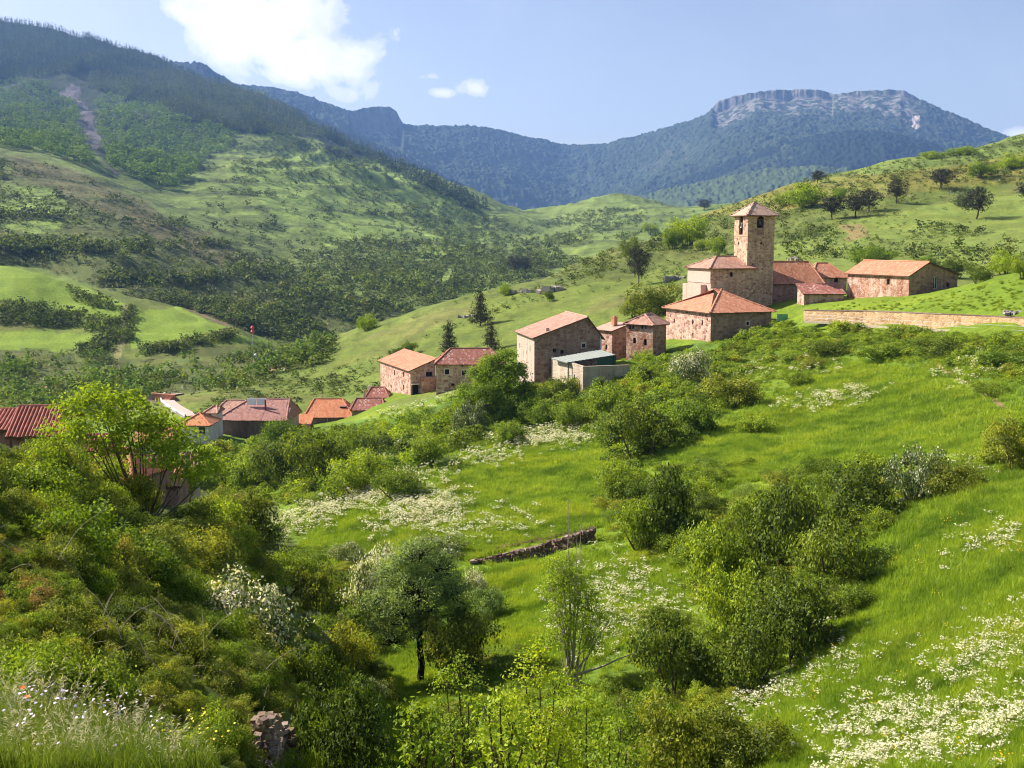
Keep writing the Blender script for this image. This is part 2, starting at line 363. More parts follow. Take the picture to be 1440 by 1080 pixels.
SKY = '-300 60;200 90;330 118;352 122;390 124;425 131;455 142;478 150;492 156;503 156;512 153;530 151;552 151;562 156;568 168;572 176;590 178;620 178;660 177;700 183;722 189;745 194;765 197;785 204;815 204;850 203;868 197;890 192;915 185;940 178;965 170;985 162;996 150;1003 142;1022 137;1045 132;1062 129;1085 127;1110 127;1135 127;1150 130;1158 133;1180 130;1205 129;1230 127;1250 127;1262 132;1280 143;1300 152;1330 164;1360 178;1400 193;1440 203;1700 260'
z, dc, u, _ = ridge(SKY, [(-300, 5600), (350, 5600), (560, 6000), (800, 6800), (1000, 6500), (1300, 6500), (1700, 6500)], 0, 0, 1.6, 5)
nz = fbm(MX, MY, 900, 5, 81); rz = ridged(MX, MY, 700, 6, 83)
mesa = sstep(990, 1003, mpx) * (1 - sstep(1255, 1290, mpx)); butte = sstep(495, 508, mpx) * (1 - sstep(566, 572, mpx))
flute = fbm(mpx, mpx * 0, 9, 4, 91) * 20 + fbm(mpx, MD, 22, 3, 92) * 14
cl_h = mesa * (62 + 40 * fbm(mpx, mpx * 0, 40, 2, 93)) * np.where(mpx > 1158, .45, 1) + butte * 125
uu = u + flute
cliff = cl_h * sstep(18, 62, uu) * (1 - sstep(150, 900, u))
H1 = z - np.where(u > 0, cliff + .36 * np.minimum(np.maximum(u - 40, 0), 800) + .25 * np.maximum(u - 840, 0), -u * .12)
relief1 = (rz - .55) * 110 * sstep(80, 1100, u) + nz * 60 * sstep(50, 800, u) + fbm(MX, MY, 60, 4, 95) * 16 * sstep(60, 200, u)
H1 = H1 + relief1
R2 = '-300 40;300 90;350 124;420 150;480 178;540 205;600 232;660 262;700 285;740 300;770 318;830 350;1700 420'
z, dc, u2, _ = ridge(R2, [(-300, 4700), (1700, 4700)], 0, 0, .8, 15)
H2 = z - np.where(u2 > 0, .33 * u2, -u2 * .32) + (ridged(MX, MY, 500, 5, 97) - .5) * 90 * sstep(0, 400, np.abs(u2))
R3 = '-300 500;560 330;640 280;680 292;730 310;800 300;860 288;930 262;985 240;1040 216;1090 200;1140 189;1190 184;1230 186;1270 193;1310 206;1350 225;1440 250;1700 300'
z, dc, u3, _ = ridge(R3, [(-300, 5100), (1700, 5100)], 0, 0, .8, 25)
H3 = z - np.where(u3 > 0, .30 * u3, -u3 * .34) + (ridged(MX, MY, 500, 5, 99) - .5) * 80 * sstep(0, 400, np.abs(u3))
R4 = '-300 600;700 350;800 312;850 286;890 276;950 262;1000 251;1040 242;1090 236;1140 233;1190 238;1240 247;1300 268;1440 300;1700 330'
z, dc, u4, _ = ridge(R4, [(-300, 4300), (1700, 4300)], 0, 0, .8, 35)
H4 = z - np.where(u4 > 0, .26 * u4, -u4 * .45) + (ridged(MX, MY, 420, 5, 101) - .5) * 60 * sstep(0, 300, np.abs(u4))
HM = np.maximum.reduce([H1, H2, H3, H4]); which = np.argmax(np.stack([H1, H2, H3, H4]), 0)
HM = np.maximum(HM, -60)
# crowns of the forest: a rough skin of treetops
bare = (which == 0) * np.clip(mesa * (1 - sstep(240, 620, u + fbm(MX, MY, 160, 4, 103) * 400)) + butte * (1 - sstep(140, 200, uu)), 0, 1)
patch = (which == 0) * np.clip(fbm(MX, MY, 230, 5, 105) * 3 - .9, 0, 1) * .55 * sstep(650, 800, mpx)
HM = HM + fbm(MX, MY, 14, 2, 107) * 11 * (1 - bare) * np.clip(np.abs(u) / 40, .3, 1)
ROCK = C3(.18, .168, .15); PINE = C3(.036, .052, .030)
nn = fbm(MX, MY, 30, 4, 109)[..., None]
cm = PINE * (1 + .45 * nn) + np.clip(fbm(MX, MY, 700, 4, 110), 0, 1)[..., None] * C3(.035, .05, .01)
cm = np.where((which == 3)[..., None], C3(.062, .088, .030) * (1 + .4 * nn), cm)
cm = np.where(((which == 1) | (which == 2))[..., None], C3(.012, .022, .018) * (1 + .35 * nn), cm)  # cloud shadow over both nearer ridges is put into this darker forest colour
speck = np.clip(fbm(MX, MY, 26, 4, 111) * 6 + .5, 0, 1)
br = (bare * speck)[..., None]; cm = cm * (1 - br) + ROCK * (1 + .4 * nn) * br
cf = np.clip(cliff / 45, 0, 1)[..., None] * (which == 0)[..., None] * np.clip((uu < 70) * 1., 0, 1)[..., None]; cm = cm * (1 - cf) + C3(.125, .12, .115) * (1 + .5 * nn) * cf
pt = (patch * np.clip(speck - .3, 0, 1))[..., None]; cm = cm * (1 - pt) + C3(.17, .155, .14) * pt
sc_ = ((np.abs(mpx - 1272) < 5) & (u > 330) & (u < 560) & (which == 0))[..., None]; cm = np.where(sc_, C3(.42, .36, .31), cm)
cm = np.clip(cm, .004, .6)
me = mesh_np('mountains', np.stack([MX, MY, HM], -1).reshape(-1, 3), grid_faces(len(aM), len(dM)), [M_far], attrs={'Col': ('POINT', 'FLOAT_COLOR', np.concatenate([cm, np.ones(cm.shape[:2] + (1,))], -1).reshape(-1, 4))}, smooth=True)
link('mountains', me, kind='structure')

# ------------------------------------------------------------------ sun, sky, haze, camera
SUN_AZ, SUN_EL = R(-69), R(39)          # azimuth from +Y (the view) towards +X
sd = Vector((math.sin(SUN_AZ) * math.cos(SUN_EL), math.cos(SUN_AZ) * math.cos(SUN_EL), math.sin(SUN_EL)))
L = bpy.data.lights.new('sun', 'SUN'); L.energy = 5.0; L.angle = R(.53); L.color = (1, .93, .82)
lo = bpy.data.objects.new('sun', L); COL.objects.link(lo); lo.rotation_euler = sd.to_track_quat('Z', 'Y').to_euler()
W_ = bpy.data.worlds.new('World'); sc.world = W_; W_.use_nodes = True; nt = W_.node_tree; nt.nodes.clear()
sky = N(nt, 'ShaderNodeTexSky', sky_type='NISHITA', sun_disc=False, sun_elevation=SUN_EL, sun_rotation=SUN_AZ % (2 * math.pi), altitude=1000, air_density=1.0, dust_density=2.6, ozone_density=2.5)
tc = N(nt, 'ShaderNodeTexCoord').outputs['Generated']
sx = N(nt, 'ShaderNodeSeparateXYZ', {0: tc})
yy = MATH(nt, 'MAXIMUM', sx.outputs[1], .05)
qx = MATH(nt, 'DIVIDE', sx.outputs[0], yy); qz = MATH(nt, 'DIVIDE', sx.outputs[2], yy)
qv = N(nt, 'ShaderNodeCombineXYZ', {0: qx, 1: qz, 2: 0.}).outputs[0]
nA = NOISE(nt, qv, 17., 12, .6, .35).outputs[0]; nB = NOISE(nt, qv, 5., 4, .5).outputs[0]
total = None
for (px, py, rx, ry, k) in [(282, 10, 60, 30, 1.1), (350, 45, 85, 50, 1.25), (425, 20, 62, 48, 1.2), (430, 80, 100, 40, 1.15), (492, 84, 50, 38, 1.05), (525, 125, 34, 26, .62), (480, 130, 40, 18, .6), (619, 131, 22, 8, .78), (670, 124, 24, 14, .95), (1425, 188, 34, 12, .75), (600, 108, 18, 6, .4)]:
    x, y, z_ = ray(px, py); cx, cz = float(x / y), float(z_ / y)
    dx = MATH(nt, 'MULTIPLY', MATH(nt, 'SUBTRACT', qx, cx), F / rx); dz = MATH(nt, 'MULTIPLY', MATH(nt, 'SUBTRACT', qz, cz), F / ry)
    r2 = MATH(nt, 'ADD', MATH(nt, 'MULTIPLY', dx, dx), MATH(nt, 'MULTIPLY', dz, dz))
    g = MATH(nt, 'MULTIPLY', MATH(nt, 'EXPONENT', MATH(nt, 'MULTIPLY', r2, -.9)), k)
    total = g if total is None else MATH(nt, 'MAXIMUM', total, g)
dens = MATH(nt, 'ADD', total, MATH(nt, 'MULTIPLY', MATH(nt, 'SUBTRACT', nA, .5), 2.1))
cov = RAMP(nt, dens, [(.38, 0.), (.56, .5), (.85, 1.)], 'EASE')
veil = MATH(nt, 'MULTIPLY', RAMP(nt, NOISE(nt, qv, 3.2, 6, .55, .4).outputs[0], [(.45, 0.), (.8, .16)]), 1.)
shade = MIX(nt, RAMP(nt, NOISE(nt, qv, 11., 6, .6).outputs[0], [(.35, 0.), (.65, 1.)]), (5.6, 5.7, 6.4), (8.2, 8.0, 8.0))
skc = MIX(nt, 1., sky.outputs[0], (1.20, .98, .90), 'MULTIPLY')
cl_c = MIX(nt, MATH(nt, 'MAXIMUM', cov, veil), skc, shade)
bg = N(nt, 'ShaderNodeBackground', {'Color': cl_c, 'Strength': .088})
N(nt, 'ShaderNodeOutputWorld', {'Surface': bg.outputs[0]})

def haze_box():
    x, y0, y1, z0, z1 = 8300, -1000, 8700, float(min(GZ.min(), HM.min(), -70)) - 1.5, float(max(GZ.max(), HM.max())) + 25
    v = [(sx_ * x, y_, z_) for z_ in (z0, z1) for (sx_, y_) in ((-1, y0), (1, y0), (1, y1), (-1, y1))]
    f = [(3, 2, 1, 0), (4, 5, 6, 7), (0, 1, 5, 4), (1, 2, 6, 5), (2, 3, 7, 6), (3, 0, 4, 7)]
    m, nt = mat('haze'); pv = N(nt, 'ShaderNodeVolumePrincipled', {'Color': (.27, .50, 1., 1), 'Density': HAZE, 'Anisotropy': .2})
    N(nt, 'ShaderNodeOutputMaterial', {'Volume': pv.outputs[0]})
    o = link('haze', mesh_np('haze', np.array(v), np.array(f), [m]), kind='stuff'); o['label'] = 'pale blue summer haze filling the valley air'
HAZE = 7.5e-5
haze_box()
cam = bpy.data.cameras.new('camera'); cam.sensor_width = 36; cam.lens = 36 * F / 1440; cam.clip_end = 60000; cam.clip_start = .05
co = bpy.data.objects.new('camera', cam); COL.objects.link(co); co.rotation_euler = (math.pi / 2 - PITCH, 0, 0); sc.camera = co
sc.view_settings.view_transform = 'Standard'; sc.view_settings.look = 'None'; sc.view_settings.exposure = 1.08; sc.view_settings.gamma = 1
sc.cycles.max_bounces = 5; sc.cycles.diffuse_bounces = 3; sc.cycles.transmission_bounces = 3; sc.cycles.volume_bounces = 0; sc.cycles.transparent_max_bounces = 4
sc.cycles.filter_width = 1.05; sc.cycles.use_denoising = True; sc.cycles.use_adaptive_sampling = True; sc.cycles.adaptive_threshold = .015
# ------------------------------------------------------------------ masonry, tiles and the like
def wall_mat(name, base, stones, mortar=.5, scale=1.75, plaster=0., pl_col=(.62, .46, .38)):
    m, nt = mat(name)
    co_ = N(nt, 'ShaderNodeTexCoord').outputs['Object']
    mp = N(nt, 'ShaderNodeMapping', {'Vector': co_, 'Scale': (1., 1., 1.55)}).outputs[0]
    wb = N(nt, 'ShaderNodeMixRGB', {'Fac': .06, 'Color1': mp, 'Color2': NOISE(nt, mp, 3., 3).outputs['Color']}).outputs[0]
    vo = N(nt, 'ShaderNodeTexVoronoi', {'Vector': wb, 'Scale': scale}); ve = N(nt, 'ShaderNodeTexVoronoi', {'Vector': wb, 'Scale': scale}, feature='DISTANCE_TO_EDGE')
    h = N(nt, 'ShaderNodeSeparateColor', {0: vo.outputs['Color']})
    c = RAMP(nt, h.outputs[0], [(0., stones[0]), (.35, stones[1]), (.7, stones[2]), (1., stones[3])])
    edge = RAMP(nt, ve.outputs['Distance'], [(.02, 1.), (.09, 0.)])
    c = MIX(nt, MATH(nt, 'MULTIPLY', edge, mortar), c, base)
    big = NOISE(nt, co_, .35, 5, .6).outputs[0]
    c = MIX(nt, 1., c, RAMP(nt, big, [(.3, (.85, .83, .82)), (.55, (1., 1., 1.)), (.75, (1.14, 1.12, 1.08))]), 'MULTIPLY')
    if plaster > 0:
        pn = NOISE(nt, co_, .5, 6, .65).outputs[0]
        c = MIX(nt, RAMP(nt, pn, [(.62 - plaster * .4, 0.), (.66 - plaster * .4, 1.)]), c, pl_col)
    strk = NOISE(nt, N(nt, 'ShaderNodeMapping', {'Vector': co_, 'Scale': (1.6, 1.6, .12)}).outputs[0], 1., 5, .6).outputs[0]
    c = MIX(nt, 1., c, RAMP(nt, strk, [(.35, (.8, .76, .72)), (.55, (1, 1, 1))]), 'MULTIPLY')
    b = BUMP(nt, MATH(nt, 'ADD', RAMP(nt, ve.outputs['Distance'], [(0., 0.), (.12, 1.)]), NOISE(nt, co_, 14., 3).outputs[0]), .8, .06)
    OUT(nt, BSDF(nt, c, .9, b, .15)); return m
W_PINK = wall_mat('pink_rubble_stone', (.70, .51, .42), [(.28, .13, .09), (.52, .33, .26), (.66, .46, .38), (.40, .22, .16)], .75)
W_PALE = wall_mat('pale_rendered_stone', (.52, .40, .33), [(.32, .18, .13), (.44, .31, .245), (.52, .39, .32), (.40, .26, .20)], .8, plaster=.62, pl_col=(.52, .41, .34))
W_DARK = wall_mat('brown_rubble_stone', (.42, .30, .23), [(.22, .12, .085), (.34, .21, .155), (.42, .28, .21), (.28, .165, .12)], .65)
W_RED = wall_mat('red_patched_stone', (.52, .36, .28), [(.33, .14, .09), (.40, .20, .13), (.48, .31, .23), (.30, .15, .105)], .8, plaster=.25, pl_col=(.58, .40, .32))
W_TOWER = wall_mat('tower_rubble_stone', (.68, .50, .36), [(.26, .15, .10), (.54, .36, .26), (.68, .49, .36), (.38, .23, .15)], .8, 2.1)
W_OCHRE = wall_mat('ochre_masonry', (.50, .35, .18), [(.30, .18, .09), (.48, .32, .16), (.42, .30, .19), (.55, .40, .22)], .6, 1.7)
W_CONC = wall_mat('grey_concrete', (.50, .42, .33), [(.45, .37, .29), (.49, .41, .32), (.51, .43, .34), (.46, .38, .30)], .3, 1.4)
W_BRICK = wall_mat('brown_brick', (.24, .18, .15), [(.15, .10, .085), (.19, .13, .11), (.22, .155, .13), (.17, .115, .095)], .4, 3.4)
W_WHITE = wall_mat('white_render', (.74, .70, .72), [(.70, .66, .68), (.74, .70, .72), (.76, .72, .73), (.72, .68, .70)], .3, 1.5)
W_DRY = wall_mat('drystone_terrace', (.12, .075, .065), [(.16, .09, .08), (.26, .17, .15), (.36, .27, .24), (.20, .12, .10)], .9, 4.2)
def roof_mat(name, cols, dirt=.4):
    m, nt = mat(name)
    uv = N(nt, 'ShaderNodeAttribute', attribute_name='tile').outputs['Vector']
    cell = N(nt, 'ShaderNodeVectorMath', {0: N(nt, 'ShaderNodeVectorMath', {0: uv, 1: (1 / .26, 1 / .42, 0)}, operation='MULTIPLY').outputs[0]}, operation='FLOOR').outputs[0]
    wn = N(nt, 'ShaderNodeTexWhiteNoise', {'Vector': cell}, noise_dimensions='3D').outputs[0]
    c = RAMP(nt, wn, [(0., cols[0]), (.3, cols[1]), (.6, cols[2]), (.85, cols[3]), (1., cols[4])])
    co_ = N(nt, 'ShaderNodeTexCoord').outputs['Object']
    c = MIX(nt, RAMP(nt, NOISE(nt, co_, .55, 6, .7).outputs[0], [(.48, 0.), (.68, dirt)]), c, (.15, .085, .06))
    c = MIX(nt, RAMP(nt, NOISE(nt, co_, 1.6, 5, .7).outputs[0], [(.6, 0.), (.72, .35)]), c, (.55, .42, .32))
    OUT(nt, BSDF(nt, c, .85, BUMP(nt, NOISE(nt, co_, 9., 4).outputs[0], .6, .05), .2)); return m
T_ORANGE = roof_mat('orange_clay_tile', [(0.377, 0.141, 0.079), (0.478, 0.195, 0.106), (0.522, 0.242, 0.145), (0.420, 0.168, 0.092), (0.565, 0.323, 0.218)], .3)
T_PINK = roof_mat('weathered_pink_tile', [(0.317, 0.145, 0.099), (0.409, 0.218, 0.158), (0.449, 0.264, 0.198), (0.343, 0.178, 0.125), (0.502, 0.343, 0.264)], .45)
T_DARK = roof_mat('old_dark_red_tile', [(.24, .085, .06), (.33, .12, .085), (.38, .16, .12), (.28, .10, .08), (.55, .40, .33)], .5)
T_BROWN = roof_mat('brown_red_tile', [(0.300, 0.140, 0.110), (0.370, 0.180, 0.145), (0.410, 0.210, 0.170), (0.330, 0.160, 0.130), (0.450, 0.260, 0.220)], .25)
T_NEW = roof_mat('bright_orange_tile', [(0.476, 0.162, 0.068), (0.544, 0.204, 0.093), (0.578, 0.238, 0.119), (0.510, 0.187, 0.085), (0.595, 0.289, 0.170)], .12)
T_STRIPE = roof_mat('lichened_red_tile', [(.30, .09, .06), (.40, .13, .09), (.34, .11, .08), (.26, .08, .06), (.42, .17, .12)], .3)
T_LIGHT = roof_mat('pale_pink_tile', [(0.403, 0.230, 0.166), (0.475, 0.302, 0.223), (0.504, 0.346, 0.259), (0.432, 0.266, 0.194), (0.547, 0.403, 0.324)], .25)
def plain(name, c, rough=.7, spec=.3, bump=0., var=.25, metal=0.):
    m, nt = mat(name); co_ = N(nt, 'ShaderNodeTexCoord').outputs['Object']
    nz_ = NOISE(nt, co_, 2.7, 5, .65).outputs[0]
    cc = MIX(nt, 1., c, RAMP(nt, nz_, [(.3, (1 - var,) * 3), (.7, (1 + var,) * 3)]), 'MULTIPLY')
    OUT(nt, BSDF(nt, cc, rough, BUMP(nt, nz_, bump, .03) if bump else None, spec, Metallic=metal)); return m
K_DARK = plain('dark_interior', (.012, .010, .010), .9, .1)
K_WOOD = plain('old_brown_wood', (.13, .075, .045), .8, .2, .4)
K_REDW = plain('oxblood_paint', (.16, .035, .03), .5, .4)
K_WHITE = plain('white_paint', (.74, .74, .74), .5, .4, 0, .06)
K_STONE = plain('pale_cut_stone', (.62, .53, .44), .85, .2, .5, .2)
K_BAND = plain('weathered_string_course', (.46, .32, .22), .9, .2, .5, .25)
K_METAL = plain('galvanised_steel', (.42, .44, .47), .45, .5, 0, .1, .6)
K_GREEN = plain('dark_green_sheet', (.015, .07, .05), .5, .4, 0, .2)
K_GSHEET = plain('grey_green_roof_sheet', (.27, .29, .26), .8, .2, .2, .15)
K_BRONZE = plain('bronze', (.10, .09, .07), .4, .5, 0, .2, .7)
K_RED = plain('red_warning_paint', (.75, .10, .05), .45, .5, 0, .1)
K_PANEL = plain('bright_solar_panel', (.80, .82, .84), .8, .2, 0, .08)
K_GLASS = plain('dim_window_glass', (.03, .035, .045), .12, .6, 0, .2)

class MB:
    def __init__(s): s.v = []; s.f = []; s.m = []; s.t = []
    def poly(s, pts, mi=0, tile=None):
        b = len(s.v); s.v += [tuple(map(float, p)) for p in pts]; s.f.append(list(range(b, b + len(pts)))); s.m.append(mi)
        s.t += [tuple(q) + (0.,) for q in tile] if tile else [(0., 0., 0.)] * len(pts)
    def box(s, x0, x1, y0, y1, z0, z1, mi=0):
        a, b, c, d = (x0, y0), (x1, y0), (x1, y1), (x0, y1)
        for p, q in ((a, b), (b, c), (c, d), (d, a)): s.poly([(*p, z0), (*q, z0), (*q, z1), (*p, z1)], mi)
        s.poly([(*p, z1) for p in (a, b, c, d)], mi); s.poly([(*p, z0) for p in (d, c, b, a)], mi)
    def tube(s, path, rad, k=6, mi=0, cap=True):
        path = [Vector(p) for p in path]; rings = []
        for i, p in enumerate(path):
            t = (path[min(i + 1, len(path) - 1)] - path[max(i - 1, 0)]).normalized()
            a = t.cross(Vector((0, 0, 1)) if abs(t.z) < .9 else Vector((1, 0, 0))).normalized(); b = t.cross(a)
            r_ = rad[i] if hasattr(rad, '__len__') else rad
            rings.append([p + (a * math.cos(q * 2 * math.pi / k) + b * math.sin(q * 2 * math.pi / k)) * r_ for q in range(k)])
        for A_, B_ in zip(rings[:-1], rings[1:]):
            for q in range(k): s.poly([A_[q], A_[(q + 1) % k], B_[(q + 1) % k], B_[q]], mi)
        if cap: s.poly(rings[0][::-1], mi); s.poly(rings[-1], mi)
    def lathe(s, prof, c=(0, 0, 0), k=14, mi=0):
        for (r0, z0), (r1, z1) in zip(prof[:-1], prof[1:]):
            for q in range(k):
                a0, a1 = q * 2 * math.pi / k, (q + 1) * 2 * math.pi / k
                s.poly([(c[0] + r_ * math.cos(a), c[1] + r_ * math.sin(a), c[2] + z_) for r_, z_, a in ((r0, z0, a0), (r0, z0, a1), (r1, z1, a1), (r1, z1, a0))], mi)
    def mesh(s, name, mats, smooth=False):
        me = bpy.data.meshes.new(name); me.from_pydata(s.v, [], s.f)
        for m in mats: me.materials.append(m)
        me.polygons.foreach_set('material_index', s.m)
        at = me.attributes.new('tile', 'FLOAT_VECTOR', 'POINT'); at.data.foreach_set('vector', np.array(s.t, np.float32).ravel())
        if smooth: me.polygons.foreach_set('use_smooth', [True] * len(s.f))
        return me
    def build(s, name, mats, parent=None, **kw): return link(name, s.mesh(name, mats if isinstance(mats, (list, tuple)) else [mats], kw.pop('smooth', False)), parent, **kw)
def empty(name, loc, rz=0, label=None, cat=None, group=None):
    o = bpy.data.objects.new(name, None); COL.objects.link(o); o.location = loc; o.rotation_euler = (0, 0, rz); o.empty_display_size = .3
    if label: o['label'] = label
    if cat: o['category'] = cat
    if group: o['group'] = group
    return o

def solveL(C, z, u, px):
    k = (px - 720) / F
    return (k * (C[1] * cp - z * sp_) - C[0]) / (u[0] - k * u[1] * cp)
class House:
    """corner: (px, py of the eave, distance); phi: heading of the right-hand face; pl / pr: columns where the two faces end"""
    def __init__(s, name, label, cat, corner, phi, pl, pr, depth=7., group=None):
        x, y, z = [float(q) for q in P(*corner)]; s.C = (x, y); s.ze = z; ph = R(phi)
        s.uR = (math.cos(ph), math.sin(ph)); s.uL = (-math.sin(ph), math.cos(ph))
        s.LR = solveL(s.C, z, s.uR, pr) if pr > 0 else -pr; s.LL = solveL(s.C, z, s.uL, pl) if pl > 0 else -pl
        s.depth = depth; s.root = empty(name, (x, y, z - depth), ph, label, cat, group); s.h = depth; s.holes = {'R': [], 'L': []}; s.ph = ph
    def locate(s, face, px, py):
        u = s.uR if face == 'R' else s.uL; L_ = solveL(s.C, s.ze, u, px); x, y = s.C[0] + u[0] * L_, s.C[1] + u[1] * L_
        k = (540 - py) / F; f_z = (k * y * cp - y * sp_) / (cp + k * sp_)    # z with (y sp + z cp)/(y cp - z sp) = k
        return L_, f_z - (s.ze - s.depth)
    def win(s, face, px, py, w=.7, h=.9, style='wood', arch=False, trim=False, bars=True):
        u, z = s.locate(face, px, py); s.holes[face].append((u - w / 2, u + w / 2, z - h / 2, z + h / 2, style, arch, trim, bars))
    def walls(s, m, mR=None, rd=None, extra=None, name='wall', batter=0.):
        """extra: polygons above the eave, in local coordinates"""
        mb = MB(); LR, LL, H = s.LR, s.LL, s.h
        def P3(face, u, z, dep=0.):
            return (u, dep, z) if face == 'R' else (dep, u, z)
        for face, L_ in (('R', LR), ('L', LL)):
            hs = s.holes[face]; us = sorted({0., L_} | {v for q in hs for v in q[:2]}); zs = sorted({0., H} | {v for q in hs for v in q[2:4] if v < H})
            for u0, u1 in zip(us[:-1], us[1:]):
                for z0, z1 in zip(zs[:-1], zs[1:]):
                    cu, cz = (u0 + u1) / 2, (z0 + z1) / 2
                    if any(q[0] < cu < q[1] and q[2] < cz < q[3] for q in hs): continue
                    pp = [P3(face, u0, z0), P3(face, u1, z0), P3(face, u1, z1), P3(face, u0, z1)]
                    mb.poly(pp if face == 'R' else pp[::-1], 1 if face == 'R' else 0)
            for (u0, u1, z0, z1, st, ar, tr, bars) in hs:
                D = .3
                for a_, b_ in (((u0, z0), (u1, z0)), ((u1, z0), (u1, z1)), ((u1, z1), (u0, z1)), ((u0, z1), (u0, z0))):
                    pp = [P3(face, *a_), P3(face, *b_), P3(face, *b_, D), P3(face, *a_, D)]; mb.poly(pp[::-1] if face == 'R' else pp, 1 if face == 'R' else 0)
                if ar:
                    rr_ = (u1 - u0) / 2; cu = (u0 + u1) / 2; arc = [(cu + rr_ * math.cos(t), z1 - rr_ + rr_ * math.sin(t)) for t in np.linspace(0, math.pi, 11)]
                    for k in range(5): mb.poly([P3(face, u1, z1, .002), P3(face, *arc[k + 1], .002), P3(face, *arc[k], .002)], 1 if face == 'R' else 0)
                    for k in range(5, 10): mb.poly([P3(face, u0, z1, .002), P3(face, *arc[k + 1], .002), P3(face, *arc[k], .002)], 1 if face == 'R' else 0)
        mb.poly([(LR, 0, 0), (LR, LL, 0), (LR, LL, H), (LR, 0, H)], 0); mb.poly([(LR, LL, 0), (0, LL, 0), (0, LL, H), (LR, LL, H)], 0)
        for pg, mi in (extra or []): mb.poly(pg, mi)
        w = mb.build(name, [m, mR or m], s.root)
        for face in 'RL':
            for (u0, u1, z0, z1, st, ar, tr, bars) in s.holes[face]:
                if st == 'open': continue
                g = MB(); D = .22; fw = min(.07, (u1 - u0) * .15)
                def bx(a0, a1, b0, b1, c0, c1, gg): 
                    gg.box(a0, a1, c0, c1, b0, b1) if face == 'R' else gg.box(c0, c1, a0, a1, b0, b1)
                e = .003
                bx(u0 + e, u0 + fw, z0 + e, z1 - e, D - .04, D + .02, g); bx(u1 - fw, u1 - e, z0 + e, z1 - e, D - .04, D + .02, g)
                bx(u0 + fw, u1 - fw, z0 + e, z0 + fw, D - .04, D + .02, g); bx(u0 + fw, u1 - fw, z1 - fw, z1 - e, D - .04, D + .02, g)
                if bars and u1 - u0 > .5: bx((u0 + u1) / 2 - .03, (u0 + u1) / 2 + .03, z0 + fw, z1 - fw, D - .03, D + .01, g)
                if tr:
                    t_ = .14
                    bx(u0 - t_, u1 + t_, z1, z1 + .2, -.03, .02, g); g.m[-6:] = [1] * 6
                    bx(u0 - t_, u1 + t_, z0 - .12, z0, -.07, .02, g); g.m[-6:] = [1] * 6
                    bx(u0 - t_, u0, z0, z1, -.025, .02, g); g.m[-6:] = [1] * 6
                    bx(u1, u1 + t_, z0, z1, -.025, .02, g); g.m[-6:] = [1] * 6
                fr = g.build('window' if st != 'door' else 'door', [{'wood': K_WOOD, 'red': K_REDW, 'white': K_WHITE, 'door': K_WOOD}[st], K_STONE], s.root)
                q = MB(); bx(u0 + e, u1 - e, z0 + e, z1 - e, .225, .29, q); q.build('pane', K_GLASS if st in ('red', 'white') else K_DARK, fr)
        return w
    # ---- roofs -------------------------------------------------
    def roof(s, kind, rise, m, over=.45, off=.5, in0=None, in1=None, box=None, pitch=.27, eave_drop=None, name='roof', jit=1.):
        x0, x1, y0, y1 = box or (0, s.LR, 0, s.LL); H = s.h; o = over
        ax0, ax1, ay0, ay1 = x0 - o, x1 + o, y0 - o, y1 + o
        planes = []; ridges = []
        if kind == 'hipX':       # ridge along the right-hand face direction
            i0 = in0 if in0 is not None else (y1 - y0) / 2; i1 = in1 if in1 is not None else (y1 - y0) / 2; ym = y0 + (y1 - y0) * off
            sl_ = rise / max(ym - y0, .1); z_ = H - sl_ * o
            A_, B_, C_, D_ = (ax0, ay0, z_), (ax1, ay0, z_), (ax1, ay1, z_), (ax0, ay1, z_); r0, r1 = (x0 + i0, ym, H + rise), (x1 - i1, ym, H + rise)
            planes = [[A_, B_, r1, r0], [B_, C_, r1], [C_, D_, r0, r1], [D_, A_, r0]]; ridges = [(r0, r1), (A_, r0), (B_, r1), (D_, r0), (C_, r1)]
        elif kind == 'hipY':
            i0 = in0 if in0 is not None else (x1 - x0) / 2; i1 = in1 if in1 is not None else (x1 - x0) / 2; xm = x0 + (x1 - x0) * off
            sl_ = rise / max(xm - x0, .1); z_ = H - sl_ * o
            A_, B_, C_, D_ = (ax0, ay0, z_), (ax1, ay0, z_), (ax1, ay1, z_), (ax0, ay1, z_); r0, r1 = (xm, y0 + i0, H + rise), (xm, y1 - i1, H + rise)
            planes = [[A_, B_, r0], [B_, C_, r1, r0], [C_, D_, r1], [D_, A_, r0, r1]]; ridges = [(r0, r1), (A_, r0), (B_, r0), (D_, r1), (C_, r1)]
        elif kind == 'gableX':   # ridge runs along x; gables on the two x ends
            ym = y0 + (y1 - y0) * off; s0 = rise / max(ym - y0, .01); s1 = rise / max(y1 - ym, .01)
            e1 = (eave_drop or 0)
            r0, r1 = (ax0, ym, H + rise), (ax1, ym, H + rise)
            planes = [[(ax0, ay0, H - s0 * o), (ax1, ay0, H - s0 * o), r1, r0], [(ax1, ay1, H - s1 * o - e1), (ax0, ay1, H - s1 * o - e1), r0, r1]]; ridges = [(r0, r1)]
        elif kind == 'gableY':   # ridge along y; gables on the y ends, the near one over the right-hand face
            xm = x0 + (x1 - x0) * off; s0 = rise / max(xm - x0, .01); s1 = rise / max(x1 - xm, .01)
            r0, r1 = (xm, ay0, H + rise), (xm, ay1, H + rise)
            z0_, z1_ = H - s0 * o, H - s1 * o - (eave_drop or 0)
            planes = [[(ax0, ay1, z0_), (ax0, ay0, z0_), r0, r1], [(ax1, ay0, z1_), (ax1, ay1, z1_), r1, r0]]; ridges = [(r0, r1)]
        elif kind == 'shedX':    # low edge on the left-hand face, high towards +x
            sl_ = rise / (x1 - x0); planes = [[(ax0, ay1, H - sl_ * o), (ax0, ay0, H - sl_ * o), (ax1, ay0, H + rise + sl_ * o), (ax1, ay1, H + rise + sl_ * o)]]
        elif kind == 'shedY':
